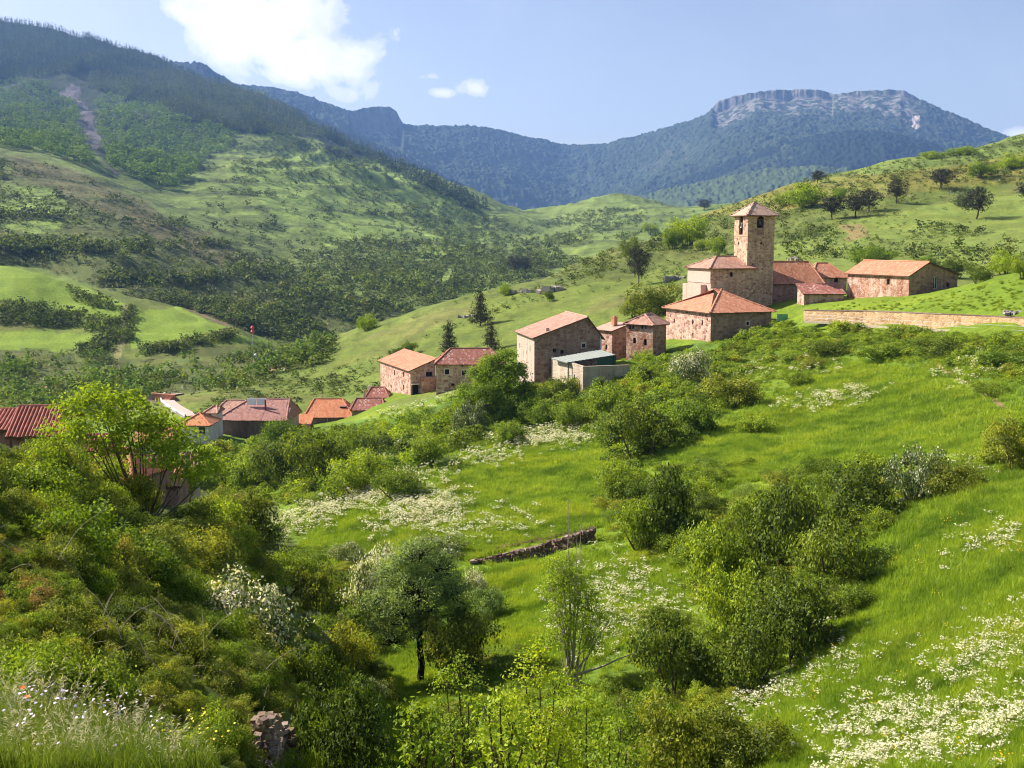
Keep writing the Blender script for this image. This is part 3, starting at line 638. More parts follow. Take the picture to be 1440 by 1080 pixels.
            sl_ = rise / (y1 - y0); planes = [[(ax0, ay0, H - sl_ * o), (ax1, ay0, H - sl_ * o), (ax1, ay1, H + rise + sl_ * o), (ax0, ay1, H + rise + sl_ * o)]]
        return tiled(planes, ridges, m, s.root, pitch, name, jit, .36 if math.hypot(*s.C) < 120 else .045)
    def gable_extra(s, kind, rise, off=.5, drop=0.):
        H = s.h
        if kind == 'gableY':
            xm = s.LR * off; return [([(0, 0, H), (s.LR, 0, H), (xm, 0, H + rise)], 1), ([(s.LR, s.LL, H), (0, s.LL, H), (xm, s.LL, H + rise)], 0)]
        if kind == 'gableX':
            ym = s.LL * off; return [([(0, s.LL, H), (0, 0, H), (0, ym, H + rise)], 0), ([(s.LR, 0, H), (s.LR, s.LL, H), (s.LR, ym, H + rise)], 1)]
        if kind == 'shedX': return [([(0, 0, H), (s.LR, 0, H), (s.LR, 0, H + rise)], 1), ([(s.LR, 0, H), (s.LR, s.LL, H), (s.LR, s.LL, H + rise), (s.LR, 0, H + rise)], 0)]
        if kind == 'shedY': return [([(0, s.LL, H), (0, 0, H), (0, s.LL, H + rise)], 0), ([(s.LR, 0, H), (s.LR, s.LL, H), (s.LR, s.LL, H + rise)], 0)]
def uq(c, k, far_, uc, w): return uc + w * .5 * (-.98, -.6, 0, .6, .98)[k] if far_ else c * .26 + .13
def tiled(planes, ridges, m, parent, pitch=.27, name='roof', jit=1., rib=.3):
    """roof planes as a thin slab covered with rows of half-round tiles"""
    mb = MB(); rs = random.Random(len(bpy.data.objects))
    sag = lambda x, y: (vnoise(np.array([x * .45]), np.array([y * .45]), 5)[0] - .5) * .14 * jit
    for pg in planes:
        V = [Vector(p) for p in pg]; n_ = (V[1] - V[0]).cross(V[2] - V[0]).normalized()
        if n_.z < 0: n_ = -n_
        lo = mb; th = .13
        mb.poly([p for p in V], 0, [(0, 0)] * len(V)); 
        und = [p - Vector((0, 0, th)) for p in V]; mb.poly(und[::-1], 1)
        for k in range(len(V)): mb.poly([und[k], und[(k + 1) % len(V)], V[(k + 1) % len(V)], V[k]], 1)
        ue = (V[1] - V[0]).normalized(); vd = n_.cross(ue); vd = vd if vd.z < 0 else -vd   # down the slope
        q = [((p - V[0]).dot(ue), (p - V[0]).dot(vd)) for p in V]
        umin, umax = min(a[0] for a in q), max(a[0] for a in q)
        far_ = rib < .1; nc = max(2, int((umax - umin) / (.85 if far_ else pitch))); w = (umax - umin) / nc
        for c in range(nc):
            uc = umin + (c + .5) * w; vs = []
            for k in range(len(q)):
                (a0, b0), (a1, b1) = q[k], q[(k + 1) % len(q)]
                if (a0 - uc) * (a1 - uc) < 0: vs.append(b0 + (b1 - b0) * (uc - a0) / (a1 - a0))
            if len(vs) < 2: continue
            va, vb = min(vs), max(vs) + rs.uniform(.0, .09) * jit
            if vb - va < .15: continue
            nr = max(1, int((vb - va) / .85)); prev = None
            for r_ in range(nr + 1):
                v_ = va + (vb - va) * r_ / nr; base = V[0] + ue * uc + vd * v_; dz = .02 + abs(sag(base.x, base.y)) + rs.uniform(-.012, .012) * jit
                ring = [base + ue * (w * .5 * ca_) * (1.04) + n_ * ((dz * .55 + .012) if far_ else (dz * sa_ + w * rib * sa_)) for ca_, sa_ in ((-.98, .0), (-.6, .75), (0, 1.), (.6, .75), (.98, .0))]
                if prev:
                    for k in range(4): mb.poly([prev[k], prev[k + 1], ring[k + 1], ring[k]], 0, [(uq(c, k, far_, uc, w), prev_v + .05), (uq(c, k + 1, far_, uc, w), prev_v + .05), (uq(c, k + 1, far_, uc, w), v_), (uq(c, k, far_, uc, w), v_)])
                prev = ring; prev_v = v_
            mb.poly(prev, 1)
    for a_, b_ in ridges:
        a_, b_ = Vector(a_), Vector(b_); L_ = (b_ - a_).length; k = max(2, int(L_ / .5))
        mb.tube([a_.lerp(b_, i / k) + Vector((0, 0, .05 + rs.uniform(-.015, .02))) for i in range(k + 1)], .14, 6, 0)
    return mb.build(name, [m, K_WOOD], parent)
def chimney(root, x, y, z0, z1, m, w=.5, cap=True):
    mb = MB(); mb.box(x - w / 2, x + w / 2, y - w / 2, y + w / 2, z0, z1); c = mb.build('chimney', m, root)
    if cap:
        q = MB(); q.box(x - w / 2 - .08, x + w / 2 + .08, y - w / 2 - .08, y + w / 2 + .08, z1, z1 + .1); q.box(x - w * .3, x + w * .3, y - w * .3, y + w * .3, z1 + .1, z1 + .3); q.build('chimney_cap', T_ORANGE, c)

# ---- church ------------------------------------------------------------
h = House('church_tower', 'tall square stone bell tower with pyramid tiled cap and arched openings', 'tower', (1052.5, 299, 190), 17.5, 1033.5, 1090, 17)
h.win('R', 1070, 312.5, 1.35, 2.1, 'open', True); h.win('L', 1042.5, 316, 1.3, 3.4, 'open', True)
h.win('L', 1040, 342, .45, .55, 'wood', bars=False); h.win('R', 1072, 342, .4, .5, 'wood', bars=False); h.win('R', 1061, 372, .35, .35, 'wood', bars=False)
h.walls(W_TOWER)
h.roof('hipX', 1.75, T_LIGHT, .6, in0=h.LR * .44, in1=h.LR * .44)
mb = MB(); zc_ = h.locate('R', 1060, 331.5)[1]
for d_, z0, z1 in ((.06, zc_ - .12, zc_ + .12), (.1, h.h - .35, h.h - .12)):
    mb.box(-d_, h.LR + d_, -d_, -.001, z0, z1); mb.box(-d_, -.001, 0, h.LL + d_, z0, z1); mb.box(h.LR + .001, h.LR + d_, 0, h.LL + d_, z0, z1); mb.build('string_course', K_BAND, h.root); mb = MB()
mb = MB(); u_, z_ = h.locate('R', 1070, 325.5); mb.box(u_ - .68, u_ + .68, -.02, .03, z_ - .7, z_ + .62); mb.build('parapet_panel', W_DARK, h.root)
mb = MB(); mb.box(.31, h.LR - .02, .31, h.LL - .02, zc_ - .3, zc_); mb.build('belfry_floor', K_DARK, h.root)
def bell(face, px, py, sc_, label):
    u_, z_ = h.locate(face, px, py); l_ = Vector((u_, .25, z_)) if face == 'R' else Vector((.25, u_, z_))
    M4 = Matrix.Translation(h.root.location) @ Matrix.Rotation(h.ph, 4, 'Z'); w_ = M4 @ l_
    t_ = empty('bell', w_, h.ph, label, 'bell'); b_ = MB(); b_.lathe([(r_ * sc_, q * sc_) for r_, q in ((0, .55), (.2, .53), (.28, .4), (.3, .15), (.36, -.1), (.5, -.35), (.48, -.38), (.3, -.3), (0, -.2))]); b_.build('bell_body', K_BRONZE, t_, smooth=True)
    y_ = MB(); y_.box(-.6 * sc_, .6 * sc_, -.1, .1, .55 * sc_, .8 * sc_) if face == 'R' else y_.box(-.1, .1, -.6 * sc_, .6 * sc_, .55 * sc_, .8 * sc_); y_.build('yoke', K_WOOD, t_)
bell('R', 1070, 314, .85, 'dark bronze bell in the tower opening facing right'); bell('L', 1042.5, 318, .8, 'bronze bell in the tall narrow tower opening facing left')

ch = h = House('church_apse', 'square church end with hipped tiled roof and pink plaster, left of the tower', 'church', (1000, 376, 186), 17.5, 967.5, 1060, 9)
h.win('R', 1029, 386, .6, .8, 'wood')
h.walls(W_PALE, W_TOWER); h.roof('hipX', 1.75, T_PINK, .5, in0=3.2, in1=.2)
mb = MB(); zt, zb = h.locate('L', 985, 397)[1], h.locate('L', 985, 380)[1]
mb.box(-.10, -.001, .0, h.LL - .1, zt, h.h - .4); mb.build('plaster_band', plain('pink_plaster', (.50, .37, .31), .85, .15, .3, .12), h.root)
mb = MB(); z1 = h.locate('L', 990, 400)[1]; mb.box(-1.1, -.101, 1.5, h.LL - .3, 0, z1); mb.box(-.101, 1.9, -1.2, -.002, 0, z1 - .6); mb.build('buttress', W_PALE, h.root)
h = House('church_nave', 'long stone church nave with pink tiled roof, right of the tower', 'church', (1076, 396.5, 194), 1, -7., 1157, 9)
h.walls(W_DARK); h.roof('hipX', 3.5, T_ORANGE, .35, in0=.1, in1=1.6, off=.5)
mb = MB(); mb.box(-.6, 0.9, -1.0, -.002, 0, h.h - .8); mb.poly([(-.6, -1, h.h - .8), (.9, -1, h.h - .8), (.9, 0, h.h), (-.6, 0, h.h)]); mb.build('buttress', W_PINK, h.root)
h = House('church_transept', 'low church extension with small dark window behind the nave', 'church', (1143, 388, 199), 1, -6., 1191, 8)
h.win('R', 1176, 394, .7, .8, 'wood'); h.walls(W_PINK); h.roof('hipX', 2.2, T_ORANGE, .4, in0=1.5, in1=2.6)
h = House('church_porch', 'small lean-to annex with rusty tiled roof beside the church nave', 'annex', (1131, 412.5, 184), 3, -3.6, 1187, 6)
h.walls(W_PINK, W_RED, extra=h.gable_extra('shedY', 1.35)); h.roof('shedY', 1.35, T_DARK, .3)
h = House('stone_barn', 'stone barn with orange gable roof at the top right of the village', 'barn', (1279, 386, 178), 20, 1192.5, 1347, 7)
h.win('L', 1249.5, 396.5, .75, .9, 'wood'); h.win('R', 1316, 398, .9, 1.9, 'white'); h.win('R', 1334, 401, .6, .7, 'wood'); h.win('L', 1221, 389, .3, .3, 'wood', bars=False)
h.walls(W_RED, W_DARK, extra=h.gable_extra('gableY', 1.9, .36)); h.roof('gableY', 1.9, T_ORANGE, .45, off=.36)
h = House('stone_granary', 'big square stone building with hipped orange roof in front of the church', 'building', (1000, 438, 170), 20, 937, 1085, 9)
for x, y in ((948.5, 451), (974.6, 453), (988, 453.5)): h.win('L', x, y, .45, .75, 'wood', bars=False)
for x, y, w in ((966, 437.8, .5), (975, 470, .45), (985, 480.5, .4), (954, 482, .35), (943, 444, .3), (995, 449.5, .3), (994, 466, .25)): h.win('L', x, y, w, w * 1.1, 'wood', bars=False)
h.win('R', 1052, 455, .5, .55, 'wood', bars=False, trim=True)
h.walls(W_PINK, W_DARK); h.roof('hipX', 3.1, T_ORANGE, .55, in0=h.LL * .42, in1=h.LL * .42)
# ---- row of houses -----------------------------------------------------
h = House('stone_tower_house', 'narrow tall reddish stone house with hipped tiled roof left of the granary', 'house', (918.3, 455.5, 168), 50, 881, 937, 8)
h.win('L', 892.5, 479, .55, .9, 'wood', bars=False); h.win('L', 907.7, 481.5, .6, 1., 'wood', bars=False)
for x in (886, 890, 903, 908): h.win('L', x, 460, .35, .6, 'wood', bars=False)
h.walls(W_RED, W_DARK); h.roof('hipX', 1.3, T_PINK, .4, in0=1.5, in1=.4)
h = House('stone_house', 'small stone house with pale tiled roof and chimney in the middle of the row', 'house', (861, 464.5, 174), 36, 837, 884, 8)
h.win('L', 853, 488, .5, .8, 'wood'); h.walls(W_PINK, W_DARK, extra=h.gable_extra('shedX', .9)); h.roof('shedX', .9, T_LIGHT, .35); chimney(h.root, h.LR * .55, h.LL * .4, h.h + .6, h.h + 1.9, T_ORANGE, .7)
h = House('large_stone_house', 'largest stone house of the row with white-washed left wall and broad gable', 'house', (751.5, 474, 160), 12, 727, 846, 10)
for x, y in ((780, 493), (790.6, 495), (821, 486)): h.win('R', x, y, .55, .62, 'wood', trim=(x == 821))
for x, y, w, q in ((731, 486, .4, .8), (745.5, 490, .35, .8), (740, 495, .3, .5), (738, 512, .35, .9), (746, 525, .3, .5), (735, 529, .35, .7)): h.win('L', x, y, w, q, 'wood', bars=False)
h.walls(W_PALE, W_DARK, extra=h.gable_extra('gableY', 2.9, .78)); h.roof('gableY', 2.9, T_PINK, .4, off=.78); chimney(h.root, 2.2, .8, h.h + .4, h.h + 1.3, W_PALE, .5, False)
pr_ = h; mb = MB(); x_ = h.LR - .2; mb.tube([(x_, -.12, h.h - .1), (x_, -.12, h.h - 4), (x_ + .5, -.25, h.h - 4.6)], .06, 6); mb.build('downpipe', K_WHITE, h.root)
# courtyard with lean-to
h = House('courtyard_wall', 'grey rendered courtyard wall in front of the largest stone house', 'wall', (820, 516, 147), 17, 775.5, 885, 6)
mb = MB(); LR, LL, H = h.LR, h.LL, h.h; t_ = .3
mb.box(0, t_, 0, LL, 0, H); mb.box(t_ + .002, LR, 0, t_, 0, H - .02); mb.box(-.04, t_ + .04, -.04, LL, H, H + .08); mb.box(t_ + .05, LR, -.04, t_ + .04, H - .02, H + .06)
mb.build('wall', W_CONC, h.root)
u_, z_ = h.locate('L', 808, 530); mb = MB(); mb.box(-.02, .02, u_ - .18, u_ + .18, z_ - .35, z_ + .35); mb.build('window', K_DARK, h.root)
cy = h
tl = empty('lean_to', h.root.location, h.ph, 'grey-green sheet roof lean-to shelter inside the courtyard', 'shelter')
def loc_of(px, py, d): v_ = Vector([float(q) for q in P(px, py, d)]) - h.root.location; return Matrix.Rotation(-h.ph, 3, 'Z') @ v_
A_, B_, C_, D_ = loc_of(775, 504, 157), loc_of(797, 510, 151), loc_of(866, 499, 155), loc_of(845, 491.5, 160)
mb = MB(); nn_ = 14
for k in range(nn_):
    a0, a1 = k / nn_, (k + .5) / nn_; a2 = (k + 1) / nn_; up = Vector((0, 0, .05))
    for q0, q1, e0, e1 in ((a0, a1, up * 0, up), (a1, a2, up, up * 0)):
        mb.poly([A_.lerp(D_, q0) + e0, B_.lerp(C_, q0) + e0, B_.lerp(C_, q1) + e1, A_.lerp(D_, q1) + e1])
mb.poly([p - Vector((0, 0, .1)) for p in (A_, D_, C_, B_)]); mb.build('roof', K_GSHEET, tl)
for q in (B_.lerp(C_, .03), B_.lerp(C_, .5), B_.lerp(C_, .97)): mb = MB(); mb.box(q.x - .07, q.x + .07, q.y - .07, q.y + .07, 1, q.z - .1); mb.build('post', K_GREEN, tl)
mb = MB(); q0, q1 = B_.lerp(C_, .62), C_; q2 = D_
mb.poly([(q0.x, q0.y + .1, 1), (q1.x, q1.y + .1, 1), (q1.x, q1.y + .1, q1.z - .12), (q0.x, q0.y + .1, q0.z - .12)]); mb.poly([(q1.x + .01, q1.y, 1), (q2.x, q2.y, 1), (q2.x, q2.y, q2.z - .12), (q1.x + .01, q1.y, q1.z - .12)]); mb.build('panel', K_GREEN, tl)

h = House('terrace_house', 'pale stone house with orange single-slope roof at the left of the row', 'house', (577, 520.5, 200), 24, 534.5, 612, 9)
for x, y in ((554.5, 524), (567.3, 526.5), (567, 544.5)): h.win('L', x, y, .75, 1.0, 'red')
for x, y in ((542.3, 556), (563.5, 559.5), (550, 543.5), (538, 554)): h.win('L', x, y, .4, .55, 'wood', bars=False)
h.win('R', 603.5, 526, 1.3, .9, 'wood')
h.walls(W_PINK, W_PINK, extra=h.gable_extra('shedX', 1.9)); h.roof('shedX', 1.9, T_ORANGE, .4)
u0, z0 = h.locate('R', 579.5, 541); u1, _ = h.locate('R', 588, 541)
mb = MB(); mb.box(u0, u1, -.03, .02, z0 - 3, z0); mb.build('dark_garage_opening', K_DARK, h.root)  # near-black slab stands for the unlit garage opening
mb = MB(); mb.box(u0 - .2, u1 + .2, -.5, .0, z0, z0 + .18); mb.build('lintel', K_STONE, h.root)
mb = MB(); u2, z2 = h.locate('R', 590, 531); mb.box(u2, h.LR + .6, -1.4, -.002, 0, z2); mb.box(u2 - .05, h.LR + .65, -1.45, .05 - .055, z2, z2 + .15); mb.build('porch', W_RED, h.root)
h = House('long_house', 'long pinkish house with dark red tiled roof half hidden by a bright green tree', 'house', (613, 510.5, 192), 2, -6.5, 708, 9)
h.win('R', 628.5, 523, .8, .95, 'wood', trim=True); h.win('R', 652.5, 524.5, .8, .95, 'wood', trim=True); h.win('R', 636.5, 541, .6, .5, 'wood'); h.win('R', 650, 514.5, .3, .3, 'wood', bars=False); h.win('R', 680, 526, .7, .9, 'wood')
h.walls(W_PALE, W_PINK); h.roof('hipX', 2.3, T_DARK, .35, in0=2.6, in1=2.4)
# ---- lower village -----------------------------------------------------
h = House('orange_roofed_house', 'low house with large bright orange roof, two chimneys and a skylight', 'house', (429, 585.5, 198), 3, -8.5, 495, 6)
h.walls(W_DARK); h.roof('hipX', 2.6, T_NEW, .35, in0=1.2, in1=2.2)
mb = MB(); mb.box(6.2, 7.3, 1.9, 2.7, h.h + .4, h.h + 1.5); mb.poly([(6.1, 1.8, h.h + 1.5), (7.4, 1.8, h.h + 1.5), (7.4, 3, h.h + 1.75), (6.1, 3, h.h + 1.75)], 1); mb.build('skylight', [K_DARK, T_DARK], h.root)
chimney(h.root, 2.6, 5.4, h.h + 1., h.h + 3.2, K_METAL, .28, False); mb = MB(); mb.tube([(4.1, -.06, h.h - .2), (4.1, -.06, h.h - 3)], .07); mb.build('downpipe', K_STONE, h.root)
h = House('speckled_roof_house', 'low house with mottled brown-red tiled roof beside the pale terrace house', 'house', (494.5, 575.5, 196), 3, -5.5, 540, 5)
h.walls(W_DARK, W_OCHRE); h.roof('hipX', 1.6, T_DARK, .3, in0=.6, in1=.5); chimney(h.root, 2., 4.6, h.h + .8, h.h + 2.6, K_METAL, .35)
h = House('back_house', 'small house whose mottled red roof shows behind the pale terrace house', 'house', (515, 558, 205), 3, -5., 545, 5)
h.walls(W_PINK); h.roof('hipX', 1.5, T_DARK, .3, in0=.8, in1=.8); chimney(h.root, .4, 2.6, h.h + .8, h.h + 1.9, K_WHITE, .35, False)
h = House('garden_shed', 'small shed with plain orange roof beside the brick-walled house', 'shed', (413, 603, 190), -6, -3.5, 433, 3)
h.walls(W_BRICK, extra=h.gable_extra('shedY', 1.9)); h.roof('shedY', 1.9, T_NEW, .2)
h = House('brick_house', 'brown brick house with wide dull red roof and a white solar panel', 'house', (307.5, 588, 186), -4, -9., 400, 8)
h.walls(W_PALE, W_BRICK); h.roof('hipX', 2.7, T_BROWN, .45, in0=4.2, in1=.3)
mb = MB()
for k in range(2):
    mb.box(4.2 + k * 1.7, 5.8 + k * 1.7, 2.6, 2.7, h.h + 1.9, h.h + 3.1); 
mb.build('solar_panel', K_PANEL, h.root); chimney(h.root, 7.6, 1.9, h.h + .6, h.h + 2.9, K_REDW, .22, False)
h = House('side_wing', 'lighter red hipped roof wing adjoining the left of the brick house', 'house', (300.5, 581, 196), -4, -7., 345, 7)
h.walls(W_WHITE); h.roof('hipX', 1.8, T_PINK, .4, in0=1.2, in1=1.)
h = House('white_house', 'white house with small hipped red roof and one dark red window', 'house', (254, 596.5, 172), 1, -5.5, 293.5, 6)
h.win('R', 283.7, 605.5, 1.0, 1.1, 'red', trim=False); h.walls(W_WHITE); h.roof('hipX', 1.35, T_NEW, .4, in0=2.4, in1=2.2)
mb = MB(); mb.tube([(2.3, -.07, h.h - .1), (2.3, -.07, h.h - 3.5)], .05); mb.build('downpipe', K_METAL, h.root)
h = House('gabled_white_house', 'taller white house with an arched dark red window behind the white house', 'house', (288.5, 580, 180), 1, -4., 304, 8)
h.win('R', 294, 586.5, .95, 1.15, 'red', True); h.win('R', 297, 600, .9, 1.9, 'red'); h.walls(W_WHITE); h.roof('hipX', .8, T_PINK, .3, in0=1., in1=.4)
h = House('roadside_barn', 'small barn with orange roof at the bend of the road', 'barn', (222.5, 559, 240), -25, 207, 252, 4)
h.walls(W_CONC, W_DARK, extra=h.gable_extra('gableX', 1.1)); h.roof('gableX', 1.1, T_ORANGE, .35)
# ---- houses beyond the near tree ---------------------------------------
h = House('tiled_farmhouse', 'farmhouse at the far left with old striped red barrel-tile roof', 'house', (16, 610, 84), 5, -4.2, 90, 5)
h.walls(W_DARK); h.roof('gableX', 1.55, T_STRIPE, .35, off=.6)
h = House('tiled_farmhouse', 'end of a striped red roof cut off by the left edge of the photo', 'house', (-60, 603, 88), 5, -4., 12, 5)
h.walls(W_DARK); h.roof('gableX', 1.0, T_STRIPE, .3, off=.6)
h = House('stone_outbuilding', 'dark stone outbuilding behind the branches of the near tree', 'building', (118, 632, 100), 8, -4., 158, 5)
h.walls(W_DARK); h.roof('gableX', .9, T_STRIPE, .3)
h = House('low_orange_house', 'low house with big orange roof seen through the near tree', 'house', (108, 668, 82), -14, -5.5, 184, 4)
h.walls(W_DARK); h.roof('hipX', 1.5, T_NEW, .35, in0=.8, in1=2.0)
h = House('stone_cottage', 'dim stone cottage with orange eave right of the near tree stems', 'house', (186, 682, 84), 6, -4., 250, 5)
h.walls(W_DARK); h.roof('gableX', 1.0, T_ORANGE, .3)
h = House('pink_rendered_house', 'narrow pale pink house wall right of the near tree crown', 'house', (256, 655, 100), 12, -3., 276, 6)
h.win('R', 266, 664, .6, .8, 'wood'); h.walls(W_PALE); h.roof('gableX', .8, T_PINK, .3)
h = House('pale_villa', 'pale wall with a white door glimpsed through the near tree crown', 'house', (190, 618, 128), 8, -4., 242, 5)
h.win('R', 228, 632, 1., 1.6, 'white'); h.walls(W_PALE); h.roof('gableX', 1.1, T_ORANGE, .35)
# ------------------------------------------------------------------ finding the ground seen at a pixel
RUN = np.minimum.accumulate(proj(GX, GY, GZ)[1], axis=1)
def hit(px, py):
    px = np.atleast_1d(np.asarray(px, float)); py = np.atleast_1d(np.asarray(py, float)); ox = np.empty_like(px); oy = np.empty_like(px)
    x, y, _ = P(px, py, 1.); az = np.arctan2(x, y); ii = np.clip(np.rint(np.interp(az, azs, np.arange(NA))).astype(int), 0, NA - 1)
    for i in np.unique(ii):
        m = ii == i; j = np.searchsorted(-RUN[i], -py[m]); j = np.clip(j, 1, NL - 1)
        r0, r1 = RUN[i, j - 1], RUN[i, j]; t = np.clip((r0 - py[m]) / np.maximum(r0 - r1, 1e-6), 0, 1)
        d = np.exp(ld[j - 1] + (ld[j] - ld[j - 1]) * t); ox[m] = d * np.sin(az[m]); oy[m] = d * np.cos(az[m])
    return ox, oy, height(ox, oy)
def hit1(px, py):
    x, y, z = hit(px, py); return float(x[0]), float(y[0]), float(z[0])

# ------------------------------------------------------------------ foliage
def leaf_mat(name, lo, hi, trans=.35, tcol=None, bloom=(.74, .72, .60), var=.35, tipmix=None, patch=0):
    m, nt = mat(name)
    v = N(nt, 'ShaderNodeAttribute', attribute_name='v').outputs['Fac']; w = N(nt, 'ShaderNodeAttribute', attribute_name='w').outputs['Fac']
    rd = N(nt, 'ShaderNodeObjectInfo').outputs['Random']
    c = MIX(nt, v, lo, hi)
    c = MIX(nt, 1., c, RAMP(nt, rd, [(0., (1 - var, 1 - var * .8, 1 - var * .5)), (.5, (1, 1, 1)), (1., (1 + var, 1 + var * .7, 1.))]), 'MULTIPLY')
    if tipmix:
        nz_ = NOISE(nt, N(nt, 'ShaderNodeNewGeometry').outputs['Position'], tipmix[1], 3, .6).outputs[0]
        c = MIX(nt, RAMP(nt, nz_, [(tipmix[2], 0.), (tipmix[2] + .12, .85)]), c, tipmix[0])
    if patch:
        pn = NOISE(nt, N(nt, 'ShaderNodeNewGeometry').outputs['Position'], patch, 6, .65).outputs[0]; c = MIX(nt, 1., c, RAMP(nt, pn, [(.32, (.62, .72, .7)), (.48, (1, 1, 1)), (.66, (1.32, 1.12, 1.1))]), 'MULTIPLY')
    c = MIX(nt, w, c, bloom)
    d = N(nt, 'ShaderNodeBsdfDiffuse', {'Color': c}).outputs[0]
    tc_ = MIX(nt, 1., c, tcol or (1.35, 1.25, .55), 'MULTIPLY')
    t = N(nt, 'ShaderNodeBsdfTranslucent', {'Color': tc_}).outputs[0]
    s = N(nt, 'ShaderNodeMixShader', {0: trans, 1: d, 2: t}).outputs[0]
    g = N(nt, 'ShaderNodeBsdfGlossy', {'Color': (.9, .95, .8, 1), 'Roughness': .6}).outputs[0]
    OUT(nt, N(nt, 'ShaderNodeMixShader', {0: .014, 1: s, 2: g}).outputs[0]); return m
L_DARK = leaf_mat('dark_leaves', (.036, .066, .009), (.205, .275, .033), .38)
L_MID = leaf_mat('green_leaves', (.070, .125, .011), (.34, .45, .042), .4)
L_BRIGHT = leaf_mat('bright_leaves', (.12, .20, .014), (.33, .44, .03), .45)
L_LIME = leaf_mat('lime_leaves', (0.156, 0.234, 0.016), (0.416, 0.520, 0.039), .45)
L_OLIVE = leaf_mat('olive_leaves', (.095, .125, .013), (.37, .40, .045), .4)
L_GREY = leaf_mat('grey_green_leaves', (.105, .165, .045), (.34, .45, .12), .4)
L_BLOOM = leaf_mat('hawthorn_leaves', (0.109, 0.155, 0.046), (0.248, 0.310, 0.093))
L_PINE = leaf_mat('pine_needles', (0.022, 0.026, 0.015), (0.061, 0.064, 0.037), .1, var=.2)
L_FARPINE = leaf_mat('forest_needles', (.042, .066, .026), (.105, .150, .055), .15, var=.35)
L_FARLEAF = leaf_mat('beech_leaves', (0.091, 0.163, 0.026), (0.176, 0.273, 0.046), .3, var=.25)
L_SHRUB = leaf_mat('broom_leaves', (.046, .068, .018), (.135, .168, .042), .22, var=.5)
L_BRAMBLE = leaf_mat('bramble_leaves', (.075, .110, .018), (.40, .45, .075), .4, tipmix=((.34, .18, .08), .35, .57))
L_HERB = leaf_mat('herb_leaves', (.14, .21, .018), (.31, .41, .04), .4)
L_GRASS = leaf_mat('grass_blades', (.145, .255, .015), (.345, .46, .045), .45, var=.25, tipmix=((.12, .215, .016), .33, .5), patch=.16)
L_FLOWER = leaf_mat('flower_heads', (.18, .26, .02), (.3, .4, .05), .3, bloom=(.72, .70, .52))
B_BARK = plain('grey_brown_bark', (.115, .085, .065), .9, .1, .8, .3); B_PALE = plain('pale_bark', (.34, .29, .24), .85, .1, .6, .25); B_DRY = plain('dry_twig', (.36, .29, .22), .85, .1, .3, .3); B_BLACK = plain('dark_ivy_bark', (.035, .032, .02), .9, .1, .8, .3)

def unit(a): return a / np.maximum(np.linalg.norm(a, axis=-1, keepdims=True), 1e-9)
def leaf_quads(c, out, size, g, wid=.62, up=.35, rnd=.9, bend=0):
    n_ = len(c); nr = unit(out * .8 + np.array([0, 0, up]) + g.normal(0, rnd, (n_, 3)) * .6)
    ax = unit(np.cross(nr, g.normal(0, 1, (n_, 3)))); b = np.cross(nr, ax); s = (size * g.uniform(.6, 1.3, n_))[:, None]
    v = np.stack([c - ax * s * .5, c + b * s * wid * .5, c + ax * s * .5, c - b * s * wid * .5], 1).reshape(-1, 3)
    return v, np.arange(n_ * 4).reshape(-1, 4)
def clumps(blobs, per, g, rfac=(.7, 1.02), low=-.55):
    C_, O_, Rr = [], [], []
    for (x, y, z, rx, ry, rz) in blobs:
        k = max(4, int(per * (rx * ry + rx * rz + ry * rz) / 3)); d = unit(g.normal(0, 1, (k * 3, 3))); d = d[d[:, 2] > low][:k]
        rr_ = g.uniform(*rfac, len(d))[:, None]; C_.append(np.array([x, y, z]) + d * rr_ * np.array([rx, ry, rz])); O_.append(d); Rr.append(np.full(len(d), (rx + ry + rz) / 3))
    return np.concatenate(C_), np.concatenate(O_), np.concatenate(Rr)
def crown_mesh(name, blobs, material, seed=0, per=26, nl=38, leaf=.12, cr=.34, bloom=0., flat=.6, wid=.62, rnd=.9, low=-.55, up=.35, inner=.15, extra_mats=(), trunk=None, rfac=(.7, 1.02)):
    g = np.random.default_rng(seed); C_, O_, Rr = clumps(blobs, per, g, rfac, low)
    k = len(C_); ci = np.repeat(np.arange(k), g.integers(max(2, int(nl * .5)), int(nl * 1.5), k)); n_ = len(ci)
    off = g.normal(0, 1, (n_, 3)) * (cr * g.uniform(.6, 1.3, k))[ci][:, None] * .5; off[:, 2] *= flat
    c = C_[ci] + off
    v, f = leaf_quads(c, O_[ci], leaf, g, wid, up, rnd)
    tone = np.clip(.47 + g.normal(0, .22, k)[ci] + g.normal(0, .22, n_), 0, 1)
    if bloom: w = (g.random(n_) < bloom * np.clip(O_[ci][:, 2] * .6 + .6, 0, 1) * (g.random(k) < .75)[ci]).astype(float)
    else: w = np.zeros(n_)
    if trunk is not None:
        tv, tf = trunk; fb = [f, tf + len(v)]; mi = np.concatenate([np.zeros(len(f)), np.ones(len(tf))]); v = np.concatenate([v, tv]); tone = np.concatenate([tone, np.zeros(len(tf))]); w = np.concatenate([w, np.zeros(len(tf))]); f = np.concatenate(fb)
        return mesh_np(name, v, f, [material, *extra_mats], mi, {'v': ('FACE', 'FLOAT', tone), 'w': ('FACE', 'FLOAT', w)}), C_
    return mesh_np(name, v, f, [material], None, {'v': ('FACE', 'FLOAT', tone), 'w': ('FACE', 'FLOAT', w)}), C_
